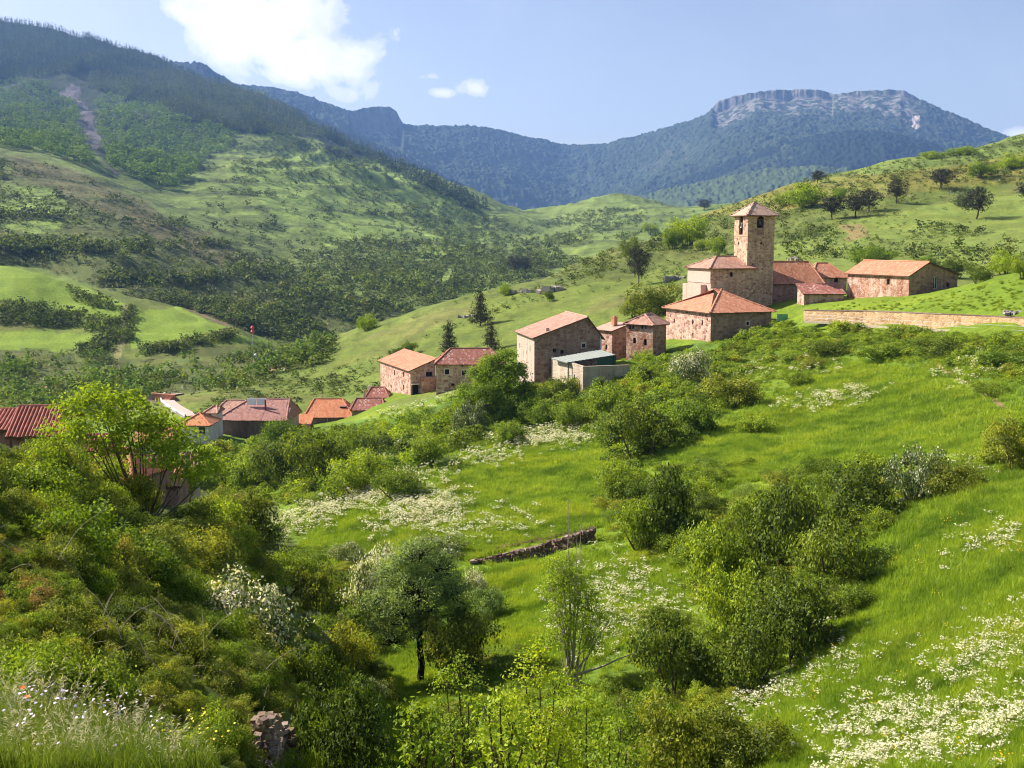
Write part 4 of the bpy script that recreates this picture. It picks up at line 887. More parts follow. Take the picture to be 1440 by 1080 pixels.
def tubes_np(paths, k=5):
    """paths: list of (pts (n,3), radii (n,))"""
    V, Fc, b = [], [], 0
    for p, r_ in paths:
        p = np.asarray(p, float); t = np.gradient(p, axis=0); t = unit(t); a = unit(np.cross(t, np.array([.31, .17, .93]))); bb = np.cross(t, a)
        an = np.arange(k) * 2 * math.pi / k; ring = p[:, None] + (a[:, None] * np.cos(an)[None, :, None] + bb[:, None] * np.sin(an)[None, :, None]) * np.asarray(r_)[:, None, None]
        V.append(ring.reshape(-1, 3)); m = len(p); i = np.arange(m - 1)[:, None] * k + np.arange(k)[None]; j = np.arange(m - 1)[:, None] * k + (np.arange(k)[None] + 1) % k
        Fc.append(np.stack([i, j, j + k, i + k], -1).reshape(-1, 4) + b); b += m * k
    return np.concatenate(V), np.concatenate(Fc)
def curve(p0, p1, bow, g, n_=7, wob=.06, droop=0.):
    p0, p1 = np.asarray(p0, float), np.asarray(p1, float); t = np.linspace(0, 1, n_)[:, None]; L_ = np.linalg.norm(p1 - p0)
    mid = (p0 + p1) / 2 + np.asarray(bow) * L_
    p = (1 - t) ** 2 * p0 + 2 * t * (1 - t) * mid + t * t * p1; p[1:-1] += g.normal(0, wob * L_ / n_, (n_ - 2, 3)); return p
def skeleton(blobs, C_, base, g, r0=.16, fork=.35, stems=1, twigs=.5, spread=.12, bark=None):
    paths = []; cen = np.array([b[:3] for b in blobs]); top = cen[:, 2].max()
    if stems == 1:
        tp = np.array([base[0], base[1], base[2] + (top - base[2]) * fork]) + g.normal(0, .05, 3) * [1, 1, 0]
        mid = curve(base, tp, g.normal(0, .05, 3), g); paths.append((mid, np.linspace(r0, r0 * .7, 7)))
        for b in blobs: paths.append((curve(tp - [0, 0, .1], b[:3], (0, 0, .1), g), np.linspace(r0 * .62, r0 * .22, 7)))
        paths.append((np.array([base - np.array([0, 0, .5]), np.array(base)]), [r0 * 1.5, r0]))
    else:
        for k in range(stems):
            b = blobs[k % len(blobs)]; s_ = np.array(base) + g.normal(0, spread, 3) * [1, 1, 0]; e = np.array(b[:3]) + g.normal(0, .22, 3) * b[3]
            p = curve(s_ - [0, 0, .2], e, (0, 0, -.10), g, 9); paths.append((p, np.linspace(r0 * g.uniform(.7, 1.1), r0 * .22, 9)))
    di = np.argmin(((C_[:, None] - cen) ** 2).sum(-1), 1)
    for i in range(len(C_)):
        if g.random() < twigs: paths.append((curve(cen[di[i]] * .75 + C_[i] * .25 - [0, 0, .1], C_[i], (0, 0, -.08), g, 5), np.linspace(r0 * .2, r0 * .05, 5)))
    return tubes_np(paths)
def bush_blobs(seed, n_=7, w=1., h=1.):
    g = np.random.default_rng(seed); out = [(0, 0, .42 * h, .48 * w, .48 * w, .46 * h), (g.uniform(-.35, .35) * w, g.uniform(-.3, .3) * w, .82 * h, .26 * w, .26 * w, .2 * h)]
    for k in range(n_):
        a = k * 2.4 + g.uniform(-.4, .4); r_ = g.uniform(.3, .78) * w; s = g.uniform(.2, .42)
        out.append((r_ * math.cos(a), r_ * math.sin(a), g.uniform(.25, .78) * h - .1 * r_, s * w, s * w, s * h * g.uniform(.7, 1.)))
    return out
# prototypes of bushes: unit radius 1, height 1; scaled when set out
PROTO = {}
def proto(kind, m, seeds, nb=10, **kw):
    for s_ in seeds:
        bl = bush_blobs(s_, nb); bl = [(x, y, z * 1.0, a, b, c) for x, y, z, a, b, c in bl]
        me, C_ = crown_mesh(kind + '_foliage', bl, m, s_, **kw); g = np.random.default_rng(s_ + 50)
        v, f = skeleton(bl, C_, (0, 0, 0), g, .045, stems=7, twigs=.15, spread=.08)
        PROTO.setdefault(kind, []).append((me, mesh_np(kind + '_stems', v, f, [B_BARK], smooth=True)))
K = dict(per=150, nl=42, leaf=.062, cr=.19)
proto('dark', L_DARK, (1, 2, 3), **K); proto('mid', L_MID, (4, 5, 6), **K); proto('bright', L_BRIGHT, (7, 8), **K); proto('olive', L_OLIVE, (9, 10), **K)
proto('grey', L_GREY, (11,), **K); proto('bloom', L_BLOOM, (12, 13), bloom=.62, **K); proto('pale', L_BLOOM, (14,), bloom=.22, **K)
proto('bramble', L_BRAMBLE, (15, 16), **K); proto('herb', L_HERB, (17,), **K)
KM = dict(per=60, nl=16, leaf=.13, cr=.24)
MIDP = {}
for kind, m, bl_ in (('dark', L_DARK, 0), ('mid', L_MID, 0), ('bright', L_BRIGHT, 0), ('olive', L_OLIVE, 0), ('bloom', L_BLOOM, .5), ('shrub', L_SHRUB, 0), ('herb', L_HERB, 0)):
    MIDP[kind] = [crown_mesh(kind + '_shrub', bush_blobs(s_, 6), m, s_, bloom=bl_, **KM)[0] for s_ in (21, 22, 23)]
def place_bush(kind, px, pyb, pyt, wpx, label=None, group=None, name='bush', cat='bush', mid=False, dd=0., sink=.06, seed=None):
    x, y, z = hit1(px, pyb); d = math.hypot(x, y)
    if dd: k = (d + dd) / d; x *= k; y *= k; d += dd; z = float(height(np.array([x]), np.array([y]))[0])
    H = max(.3, float(P(px, pyt, d)[2]) - z); w = wpx * 1.12 * math.hypot(d, z) / F / 2
    rs = random.Random(int(px * 7 + pyb * 13)); rz = rs.uniform(0, 6.28)
    sc3 = (w / 1.0, w / 1.0, H * 1.02)
    if mid:
        me = rs.choice(MIDP[kind]); o = link(name, me, None, (x, y, z - sink * H), label, cat, group); o.rotation_euler.z = rz; o.scale = sc3; return o
    fo, st = PROTO[kind][(seed if seed is not None else rs.randrange(9)) % len(PROTO[kind])]
    e = empty(name, (x, y, z - sink * H), rz, label, cat, group); e.scale = sc3
    link('foliage', fo, e); link('stems', st, e); return e
BUSHES = """
dark 938 768 652 92|tall dark bush with pale blossom on its crown beside the upper meadow corner
dark 1093 800 668 112|tall dark tree-like bush in the middle of the meadow hedge
dark 1205 740 650 112|round dark bush at the upper end of the hedge, casting a shadow right
pale 1288 702 622 68|loose white-flecked bush near the few stones at the hedge end
olive 1335 695 648 74|low brownish bush trailing off the top end of the hedge
dark 1172 828 716 112|broad dark bush cascading towards the right meadow
dark 1112 925 802 112|rounded dark bush standing lowest on the right side of the hedge
mid 1035 905 792 92|leafy green bush left of the lowest rounded hedge bush
mid 1002 835 722 92|lighter green bush below the tall dark tree-like bush
dark 950 975 862 112|dark bush beside the white flowers at the foot of the hedge
dark 1052 965 868 96|dark bush closing the lower right end of the hedge
mid 905 775 695 74|green bush at the right end of the dry stone terrace wall
mid 872 705 645 62|bushy green shrub climbing the right edge of the middle meadow
olive 1424 662 590 74|grey-brown bush cut by the right edge of the photo
mid 1390 655 626 44|small bush next to the grey-brown bush at the right edge
dark 905 640 560 96|large dark-bellied bush on the bank below the small tower house
mid 865 630 566 56|green bush tucked left of the large dark-bellied bank bush
mid 972 612 556 74|green bush right of the large dark-bellied bank bush
olive 1035 572 526 74|brownish green bush on the bank below the granary corner
bloom 972 540 489 56|white-flowering hawthorn against the granary wall
olive 1140 519 502 34|small round bush with yellow top alone on the slope below the ochre wall
olive 1030 1085 1005 112|olive green bush at the bottom edge right of centre
olive 945 1095 985 112|brown-tipped bush at the bottom edge below the dark hedge
mid 905 1055 965 84|small green bush beside the leaning pale branch
bright 662 600 545 62|bright green shrub leaning on the left of the tall bright tree
pale 660 612 560 40|greyish white-flecked round bush below the long house
mid 716 628 588 54|green bush at the top edge of the middle meadow
mid 602 655 606 62|drooping green bush on the slope below the terrace house
mid 505 695 632 92|wide green bush above the long low hedge
dark 455 682 602 96|dark wooded bush below the orange-roofed house
dark 402 680 602 88|dark wooded bush below the brick house corner
mid 345 690 636 84|smooth green bush at the foot of the brick house slope
mid 395 628 586 52|green tree-like bush hiding the right end of the brick house wall
mid 562 702 655 68|green bush at the upper left corner of the middle meadow
mid 482 642 602 64|green bush just below the small orange-roofed shed
dark 540 645 606 60|dark green bush in the gap below the speckled roof house
mid 762 602 562 58|leafy bush directly below the left end of the courtyard
mid 806 604 560 60|leafy bush directly below the courtyard wall corner
mid 850 596 536 66|leafy bush below the right end of the courtyard wall
dark 786 566 528 56|dark bush touching the foot of the courtyard wall
bloom 520 875 772 78|hawthorn in white bloom left of the grey-green tree
bloom 667 842 798 44|small hawthorn in cream bloom above the gully path
olive 642 955 856 98|olive bush right of the dark-trunked grey-green tree
pale 612 782 750 74|flecked bush peeping over the grey-green tree
grey 692 868 822 52|small grey bush below the left end of the terrace wall
olive 442 875 792 74|olive bush on the near side of the gully
olive 480 950 880 84|yellowish bush left of the dark tree trunk
dark 497 1100 955 118|dark leafy bush at the bottom of the gully, left
dark 455 1010 905 84|dark bush on the gully side behind the rock stub
bloom 352 925 815 132|big white-flowering bush on the near left bank
mid 400 830 770 70|green bush between the white-flowering bush and the gully
mid 318 790 735 74|green bush at the foot of the yellow-olive conical tree
mid 262 705 645 48|dark ivy-like bush right of the near tree stems
bright 105 800 702 138|bright green bush left of the near tree base
mid 55 715 642 112|green bush at the left edge below the striped roof
mid 178 812 736 124|thick green bush in front of the near tree base
olive 272 812 748 104|olive bush on the bank right of the near tree
dark 150 670 625 80|dark bush under the left branches of the near tree
mid 700 545 518 44|small green bush against the left wall of the largest house
bright 905 512 490 40|bright shrub at the foot of the narrow tower house
mid 1062 612 580 60|low green thicket on the bank above the hay meadow
mid 1120 545 520 46|green shrub on the slope under the railing
dark 1165 500 478 60|dark shrub under the start of the ochre wall
mid 1240 505 482 66|green shrub on the slope below the ochre wall middle
dark 1330 500 474 80|dark shrub beside the bare path patch
mid 1405 520 488 70|green shrub at the right edge below the wall
mid 1395 560 535 46|small green shrub at the bend of the earthen path
"""
for ln in BUSHES.strip().splitlines():
    a_, lab = ln.split('|'); k_, *n_ = a_.split(); n_ = [float(q) for q in n_]
    place_bush(k_, n_[0], n_[1], n_[2], n_[3], lab)

# ------------------------------------------------------------------ trees with their own shapes
def tree(name, label, kind_mat, px, pyb, pyt, wpx, blobs, bark=B_BARK, seed=1, r0=.14, stems=1, fork=.35, group=None, cat='tree', twigs=.5, **kw):
    """blobs in unit space: x, y in half-widths, z in heights"""
    x, y, z = hit1(px, pyb); d = math.hypot(x, y); H = float(P(px, pyt, d)[2]) - z; w = wpx * math.hypot(d, z) / F / 2
    bl = [(a * w, b * w, c * H, e * w, e * w, g_ * H) for a, b, c, e, g_ in blobs]; g = np.random.default_rng(seed)
    me, C_ = crown_mesh('crown', bl, kind_mat, seed, **kw); e = empty(name, (x, y, z), 0, label, cat, group)
    link('crown', me, e); v, f = skeleton(bl, C_, np.array([0, 0, -.1]), g, r0, fork, stems, twigs); link('trunk' if stems == 1 else 'stems', mesh_np('trunk', v, f, [bark], smooth=True), e)
    return e
tree('leafy_tree', 'many-stemmed bright green tree with open crown in front of the lower roofs', L_BRIGHT, 205, 728, 542, 178,
     [(-.62, 0, .91, .30, .10), (-.25, .1, .84, .34, .12), (-.95, .1, .80, .30, .12), (.05, -.1, .74, .36, .13), (-.55, -.2, .72, .38, .13), (-1.2, 0, .64, .28, .12), (.38, .1, .62, .34, .12), (-.15, .3, .66, .34, .12), (.70, 0, .50, .30, .11), (-.85, -.2, .58, .30, .11), (-1.4, .1, .48, .22, .1), (.92, .1, .38, .26, .1), (.40, -.3, .50, .28, .1), (-1.15, .2, .40, .22, .09), (-.4, .2, .52, .3, .1), (.1, .2, .50, .3, .1), (-.7, .2, .36, .2, .08), (.62, .2, .30, .24, .08)],
     seed=3, r0=.05, stems=22, twigs=.6, per=42, nl=36, leaf=.14, cr=.42, low=-.6, inner=0)
tree('conical_tree', 'dense yellow-olive tree with rounded cone shape', L_OLIVE, 355, 792, 688, 88,
     [(0, 0, .82, .4, .18), (-.35, 0, .66, .45, .2), (.35, .1, .62, .45, .2), (0, -.3, .5, .6, .22), (-.4, .2, .4, .5, .2), (.42, -.1, .36, .52, .2), (0, 0, .2, .6, .18)], seed=4, r0=.12, per=70, nl=40, leaf=.11, cr=.4)
tree('ash_tree', 'grey-green tree with thick dark ivy-clad trunk in the gully', L_GREY, 592, 962, 758, 142,
     [(-.05, 0, .88, .42, .13), (.35, 0, .78, .40, .13), (-.42, .1, .74, .44, .13), (.60, -.1, .64, .38, .12), (-.72, 0, .57, .36, .11), (0, -.3, .68, .52, .15), (.2, .3, .54, .5, .13), (-.35, -.1, .50, .46, .13), (.80, .1, .48, .26, .09), (-.78, .2, .38, .32, .09), (-.5, -.2, .32, .30, .09), (.1, -.2, .42, .36, .10)],
     bark=B_BLACK, seed=5, r0=.2, fork=.5, per=85, nl=40, leaf=.10, cr=.36)
tree('bright_tree', 'tall bright green tree growing against the long house wall', L_BRIGHT, 698, 600, 490, 104,
     [(.25, 0, .90, .22, .10), (-.05, 0, .78, .26, .12), (-.45, .1, .66, .26, .12), (.55, .1, .70, .26, .13), (.2, -.1, .62, .36, .14), (-.78, 0, .44, .24, .11), (-.3, -.3, .44, .40, .14), (.80, -.1, .46, .24, .13), (.35, -.2, .36, .42, .15), (-.65, .1, .22, .32, .12), (.1, 0, .16, .6, .14), (.75, .1, .24, .3, .13), (-.95, 0, .12, .22, .09)], seed=6, r0=.2, per=30, nl=46, leaf=.24, cr=.85)
tree('bright_tree', 'smaller bright green tree top left of the tall bright tree', L_BRIGHT, 684, 585, 498, 44,
     [(0, 0, .8, .5, .18), (-.3, 0, .6, .6, .2), (.3, 0, .5, .6, .2), (0, 0, .3, .7, .2)], seed=16, r0=.14, per=22, nl=36, leaf=.24, cr=.8)
for i, (px, pyb, pyt, w, lab) in enumerate(((648, 1120, 922, 108, 'lime green sapling with its top below the olive bush'), (762, 1130, 902, 128, 'broad lime green sapling at the bottom centre, tallest of the saplings'),
        (702, 1150, 965, 104, 'lime green sapling between the two taller ones'), (822, 1120, 962, 104, 'lime green sapling leaning right under the bare-stemmed tree'), (592, 1120, 990, 78, 'small lime sapling beside the gully path'), (870, 1150, 1010, 90, 'pale lime sapling at the bottom edge by the brown-tipped bush'))):
    tree('sapling', lab, L_LIME, px, pyb, pyt, w, [(0, 0, .9, .22, .1), (-.3, .1, .78, .3, .12), (.3, -.1, .74, .3, .12), (-.5, 0, .58, .32, .12), (.5, .1, .54, .34, .12), (0, -.3, .5, .4, .14), (-.2, .3, .36, .5, .14), (.3, 0, .28, .5, .14)],
         seed=30 + i, r0=.07, stems=7, twigs=.7, per=75, nl=26, leaf=.10, cr=.36, bark=B_BARK)
tree('ivy_stemmed_tree', 'half-bare tree with pale forked stems and thin upright whips', L_BRIGHT, 806, 968, 775, 118,
     [(-.30, 0, .88, .30, .10), (-.42, .1, .72, .34, .11), (-.05, 0, .78, .34, .1), (.25, .1, .64, .36, .1), (-.3, -.1, .54, .34, .11), (.05, .1, .46, .36, .1), (.55, 0, .50, .24, .07), (.35, -.1, .34, .3, .08), (-.35, 0, .36, .3, .08)], seed=41, r0=.06, stems=12, twigs=.9, bark=B_PALE, per=110, nl=22, leaf=.10, cr=.3)
g = np.random.default_rng(77); x, y, z = hit1(806, 968); d_ = math.hypot(x, y); paths = []
for px, py, r_ in ((799, 702, .035), (822, 706, .02), (818, 770, .02), (905, 912, .05), (860, 868, .035), (842, 840, .03), (770, 800, .03), (880, 1000, .04), (812, 745, .02)):
    q = np.array(P(px, py, d_)) - [x, y, z]; paths.append((curve((0, 0, .6), q, (0, 0, -.05), g, 9), np.linspace(r_ * 1.5, r_ * .3, 9)))
v, f = tubes_np(paths); e = empty('bare_branch', (x, y, z), 0, 'thin leafless whips and a long pale branch rising through the ivy-stemmed tree', 'branches'); link('whips', mesh_np('whips', v, f, [B_PALE], smooth=True), e)

# ---- pines and broad-leaved trees on the hillside behind --------------------------------
def pine_mesh(seed, style):
    g = np.random.default_rng(seed)
    if style == 'umbrella': bl = [(.62 * r_ * math.cos(a), .62 * r_ * math.sin(a), .62 + .29 * q, g.uniform(.26, .42), g.uniform(.26, .42), .085) for q, a in zip(np.linspace(-1, 1, 16), np.arange(16) * 2.4) for r_ in [math.sqrt(max(0, 1 - q * q * .75))]] + [(0, 0, .9, .3, .3, .08), (0, 0, .66, .5, .5, .2)]
    else: bl = [(g.uniform(-.12, .12) + .3 * (1 - t) * math.cos(k * 2.4), .3 * (1 - t) * math.sin(k * 2.4), .16 + t * .76, .55 * (1 - t) + .15, .55 * (1 - t) + .15, .09) for k, t in enumerate(np.linspace(0, 1, 12))]
    k = 1.
    return [(a, b, c, e, f_, h_) for a, b, c, e, f_, h_ in bl]
PINES = {}
for st in ('umbrella', 'spire'):
    for s_ in (1, 2, 3):
        bl = pine_mesh(s_ + (10 if st == 'spire' else 0), st); bl2 = [(a, b, c * 2.2, e, f_, h_ * 2.2) for a, b, c, e, f_, h_ in bl]
        me, C_ = crown_mesh('pine_crown', bl2, L_PINE, s_, per=110, nl=16, leaf=.12, cr=.26, wid=.4, low=-.9, up=.1); g = np.random.default_rng(s_)
        v, f = skeleton(bl2, C_, np.array([0, 0, 0.]), g, .06, .45 if st == 'umbrella' else .7, 1, .3); PINES.setdefault(st, []).append((me, mesh_np('pine_trunk', v, f, [B_BARK], smooth=True)))
def place_pine(st, px, pyb, pyt, wpx, label, group=None):
    x, y, z = hit1(px, pyb); d = math.hypot(x, y); H = float(P(px, pyt, d)[2]) - z; w = wpx * d / F / 2; cr_, tr_ = PINES[st][int(px) % 3]
    e = empty('pine_tree', (x, y, z - .2), px * 1.3, label, 'pine tree', group); e.scale = (w, w, (H + .2) / 2.2); link('crown', cr_, e); link('trunk', tr_, e)
for a_ in ((('spire', 675, 458, 402, 38), 'dark bushy pine casting a long shadow on the slope behind the long house'), (('spire', 691, 492, 447, 32), 'lower dark pine directly behind the long house ridge'), (('spire', 631, 498, 449, 34), 'thin-topped dark pine left of the long house ridge'),
           (('umbrella', 724, 388, 358, 26), 'left pine of the brown pair on the ridge crest'), (('umbrella', 738, 386, 360, 24), 'right pine of the brown pair on the ridge crest'), (('umbrella', 898, 402, 347, 34), 'tall one-sided pine alone left of the church tower'),
           (('umbrella', 1373, 308, 262, 40), 'solitary flat-branched pine with clear trunk on the open green slope'), (('umbrella', 1260, 286, 252, 32), 'dark pine between the pine pair and the broad dark one'), (('umbrella', 1170, 309, 275, 40), 'left of two dark pines above the nave roof'),
           (('umbrella', 1203, 306, 272, 38), 'middle dark pine above the nave roof'), (('umbrella', 1222, 298, 266, 36), 'dark pine just behind the middle one above the nave roof'), (('umbrella', 1324, 266, 237, 38), 'broad dark rounded pine in the upper right scrub'),
           (('umbrella', 1442, 282, 257, 30), 'dark pine cut by the right edge of the photo'), (('umbrella', 1150, 258, 240, 22), 'brownish pine on the skyline above the tower'), (('umbrella', 990, 296, 280, 22), 'dark pine on the skyline left of the tower')):
    place_pine(*a_[0], a_[1])
HB = """
bright 1130 292 254 52|large rounded bright green bush above the tower
mid 1105 290 268 30|green bush left of the large rounded one above the tower
bright 968 345 300 64|large bright green grove left of the tower top
mid 945 350 318 34|green bush at the left end of the bright grove
mid 1008 360 330 30|dark green bush between the bright grove and the tower
dark 887 362 332 28|compact dark green bush left of the lone one-sided pine
olive 920 445 396 78|big yellow-olive tree behind the small houses
olive 892 446 412 40|yellow-olive tree end nearest the middle house
bright 1217 378 342 46|light green tree behind the church porch and barn
dark 1338 392 362 36|dark green bush right behind the stone barn gable
mid 1300 384 358 40|green bush behind the stone barn ridge
bright 1415 385 350 42|bright green bush above the grassy mound
mid 1440 392 362 36|green bush at the right edge above the mound
bright 1352 218 205 40|bright green bush on the skyline near the right
mid 1310 224 211 30|green bush on the right skyline
bright 1180 283 262 22|light bush in the scrub above the pines
pale 1350 290 268 26|white-flecked bush in the upper right scrub
mid 1380 250 226 44|green bush high in the upper right corner
bright 1425 238 214 40|bright green bush at the upper right edge
dark 773 424 408 14|little dark round tree on the slope with its shadow
bright 712 415 398 18|small light green tree by the rocks on the ridge
mid 575 500 478 22|dark green bush behind the terrace house
dark 560 505 488 22|darker bush at the left of the row of houses
bright 515 465 440 30|pale feathery tree in the valley below the ridge
mid 985 352 335 22|green bush in the grass left of the tower
mid 1080 400 372 26|grey-green bush just behind the nave
mid 1240 372 350 34|green bush behind the barn, left part
dark 1375 398 372 32|dark green bush at the left of the mound skyline
mid 915 330 312 24|green bush on the ridge line left of the grove
"""
for ln in HB.strip().splitlines():
    a_, lab = ln.split('|'); k_, *n_ = a_.split(); n_ = [float(q) for q in n_]; place_bush(k_, *n_, lab)
# ------------------------------------------------------------------ scattering
def sample_poly(poly, n_, seed=0, dens=None):
    p = np.array([float(v) for v in poly.split()]).reshape(-1, 2); g = np.random.default_rng(seed); out = []
    lo, hi_ = p.min(0), p.max(0); got = 0
    for _ in range(60):
        q = g.uniform(lo, hi_, (n_ * 2, 2)); m = in_poly(poly, q[:, 0], q[:, 1])
        if dens is not None: m &= g.random(len(q)) < dens(q[:, 0], q[:, 1])
        out.append(q[m]); got += m.sum()
        if got >= n_: break
    q = np.concatenate(out)[:n_]; x, y, z = hit(q[:, 0], q[:, 1]); return x, y, z, q
def stuff(name, protos, x, y, z, s, seed, label=None, tilt=.12, zs=None, loc_sink=0., kind='stuff'):
    """one object: points that carry copies of the prototypes"""
    g = np.random.default_rng(seed); n_ = len(x)
    me = mesh_np_pts(name, np.stack([x, y, z - loc_sink], 1), {'s': s, 'r': g.uniform(0, 6.283, n_), 'tx': g.normal(0, tilt, n_), 'ty': g.normal(0, tilt, n_), 'k': g.integers(0, len(protos), n_), 'zs': zs if zs is not None else np.ones(n_)})
    o = link(name, me, kind=kind)
    if label: o['label'] = label
    ng = bpy.data.node_groups.new(name, 'GeometryNodeTree'); ng.interface.new_socket('Geometry', in_out='INPUT', socket_type='NodeSocketGeometry'); ng.interface.new_socket('Geometry', in_out='OUTPUT', socket_type='NodeSocketGeometry')
    gi = ng.nodes.new('NodeGroupInput'); go = ng.nodes.new('NodeGroupOutput'); L_ = ng.links.new
    jn = ng.nodes.new('GeometryNodeJoinGeometry')
    for pm in protos[::-1]:      # join prepends the last link: keep the order by reversing
        po = bpy.data.objects.new('proto', pm); oi = ng.nodes.new('GeometryNodeObjectInfo'); oi.inputs['Object'].default_value = po; oi.inputs['As Instance'].default_value = True
        L_(oi.outputs['Geometry'], jn.inputs[0])
    ip = ng.nodes.new('GeometryNodeInstanceOnPoints'); ip.inputs['Pick Instance'].default_value = True
    def att(nm, t='FLOAT'):
        a = ng.nodes.new('GeometryNodeInputNamedAttribute'); a.data_type = t; a.inputs[0].default_value = nm; return [q for q in a.outputs if q.enabled][0]
    cb = ng.nodes.new('ShaderNodeCombineXYZ'); L_(att('tx'), cb.inputs[0]); L_(att('ty'), cb.inputs[1]); L_(att('r'), cb.inputs[2])
    cs = ng.nodes.new('ShaderNodeCombineXYZ'); ml = ng.nodes.new('ShaderNodeMath'); ml.operation = 'MULTIPLY'; L_(att('s'), ml.inputs[0]); L_(att('zs'), ml.inputs[1]); L_(att('s'), cs.inputs[0]); L_(att('s'), cs.inputs[1]); L_(ml.outputs[0], cs.inputs[2])
    L_(gi.outputs[0], ip.inputs['Points']); L_(jn.outputs[0], ip.inputs['Instance']); L_(att('k', 'INT'), ip.inputs['Instance Index']); L_(cb.outputs[0], ip.inputs['Rotation']); L_(cs.outputs[0], ip.inputs['Scale']); L_(ip.outputs[0], go.inputs[0])
    md = o.modifiers.new('scatter', 'NODES'); md.node_group = ng; return o
def mesh_np_pts(name, v, attrs):
    me = bpy.data.meshes.new(name); me.vertices.add(len(v)); me.vertices.foreach_set('co', v.astype(np.float32).ravel())
    for k, a in attrs.items():
        t = 'INT' if k == 'k' else 'FLOAT'; at = me.attributes.new(k, t, 'POINT'); at.data.foreach_set('value', np.asarray(a, np.int32 if t == 'INT' else np.float32))
    return me
def dist(x, y): return np.hypot(x, y)
def nz2(seed, sx=40., sy=25.): return lambda a, b: vnoise(a / sx, b / sy, seed) * .6 + vnoise(a / sx * 2.7, b / sy * 2.7, seed + 1) * .4

# ---- blades of grass ----------------------------------------------------------
def tuft(seed, n_=46, r=.32, h=.42, w=.022, lean=.5, m_=None):
    g = np.random.default_rng(seed); a = g.uniform(0, 6.283, n_); rr_ = r * np.sqrt(g.random(n_)); bx, by = rr_ * np.cos(a), rr_ * np.sin(a)
    hh = h * g.uniform(.5, 1.15, n_); la = g.uniform(0, 6.283, n_); ll = hh * lean * g.uniform(.1, 1., n_); wa = g.uniform(0, 3.14, n_); dx, dy = np.cos(wa) * w / 2, np.sin(wa) * w / 2
    z0 = np.full(n_, -.05); m = .55
    p = lambda x, y, z: np.stack([x, y, z], -1)
    b0, b1 = p(bx - dx, by - dy, z0), p(bx + dx, by + dy, z0); mx, my = bx + np.cos(la) * ll * .3, by + np.sin(la) * ll * .3
    m0, m1 = p(mx - dx * .8, my - dy * .8, hh * m), p(mx + dx * .8, my + dy * .8, hh * m); tx, ty = bx + np.cos(la) * ll, by + np.sin(la) * ll
    t0, t1 = p(tx - dx * .1, ty - dy * .1, hh * .95), p(tx + dx * .1, ty + dy * .1, hh * .95)
    v = np.stack([b0, b1, m0, m1, t0, t1], 1).reshape(-1, 3); i = np.arange(n_)[:, None] * 6
    f = np.concatenate([i + [0, 1, 3, 2], i + [2, 3, 5, 4]]); t = np.tile(g.uniform(0, 1, n_), 2) * .8; t[n_:] += .2
    return mesh_np('grass_tuft', v, f, [m_ or L_GRASS], None, {'v': ('FACE', 'FLOAT', t), 'w': ('FACE', 'FLOAT', t * 0)})
TUFTS = [tuft(s_) for s_ in (1, 2, 3, 4)]
MEADOWS = ['1000 1090 1110 960 1180 850 1240 760 1300 700 1450 640 1450 1090', '400 790 470 725 600 690 760 620 860 630 900 680 850 740 740 765 660 790 560 770 470 800', '650 860 690 800 830 780 960 770 1000 820 950 860 880 900 820 950 700 930',
           '930 640 1040 590 1180 510 1300 520 1440 600 1440 640 1290 640 1150 660 1000 690', '540 930 600 900 620 960 580 1080 520 1080',
 '430 1085 440 760 560 650 700 600 860 590 960 640 1100 600 1300 640 1440 600 1440 660 1200 800 1000 1085', '660 560 900 500 1040 470 1180 462 1440 480 1440 620 1100 680 700 640 560 660']
xs_, ys_, zs_, ss_ = [], [], [], []
for i, (pl, n_) in enumerate(zip(MEADOWS, (15000, 10000, 5000, 8000, 1800, 4500, 3500))):
    x, y, z, q = sample_poly(pl, n_, 100 + i); g = np.random.default_rng(i); xs_.append(x); ys_.append(y); zs_.append(z)
    d = dist(x, y); ss_.append(np.clip(d / 55, .7, 1.9) * g.uniform(.6, 1.2, len(x)) * (.65 + .6 * vnoise(x / 3., y / 3., 5)))
xs_, ys_, zs_, ss_ = map(np.concatenate, (xs_, ys_, zs_, ss_))
stuff('meadow_grass', TUFTS, xs_, ys_, zs_, ss_, 5, 'long bright green grass of the hay meadows', .16, zs=.55 / np.maximum(ss_, .6) + .25)

# ---- cow parsley -----------------------------------------------------------------
def umbel(seed, n_=9, r=.28, h=.62):
    g = np.random.default_rng(seed); V, Fc, vv, ww = [], [], [], []; b = 0
    for _ in range(n_):
        x, y = g.normal(0, r * .5, 2); z = h * g.uniform(.7, 1.15)
        for _ in range(g.integers(5, 9)):
            cx, cy_, cz = x + g.normal(0, .035), y + g.normal(0, .035), z + g.normal(0, .02); s = g.uniform(.018, .034); t = g.uniform(0, 1.5); tl = g.normal(0, .4, 2)
            for k in range(4): a = t + k * 1.571; V.append((cx + s * math.cos(a), cy_ + s * math.sin(a), cz + s * (tl[0] * math.cos(a) + tl[1] * math.sin(a))))
            Fc.append((b, b + 1, b + 2, b + 3)); b += 4; vv.append(1); ww.append(1)
        V += [(x * .6 - .006, y * .6, 0), (x * .6 + .006, y * .6, 0), (x + .004, y, z), (x - .004, y, z)]; Fc.append((b, b + 1, b + 2, b + 3)); b += 4; vv.append(.3); ww.append(0)
        for _ in range(3):
            c = np.array([x * .6, y * .6, z * g.uniform(.2, .6)]) + g.normal(0, .05, 3); a = g.normal(0, .06, 3); c2 = g.normal(0, .03, 3); V += [tuple(c - a), tuple(c + c2), tuple(c + a), tuple(c - c2)]; Fc.append((b, b + 1, b + 2, b + 3)); b += 4; vv.append(.5); ww.append(0)
    return mesh_np('cow_parsley', np.array(V), np.array(Fc), [L_FLOWER], None, {'v': ('FACE', 'FLOAT', vv), 'w': ('FACE', 'FLOAT', ww)})
UMB = [umbel(s_) for s_ in (1, 2, 3)]
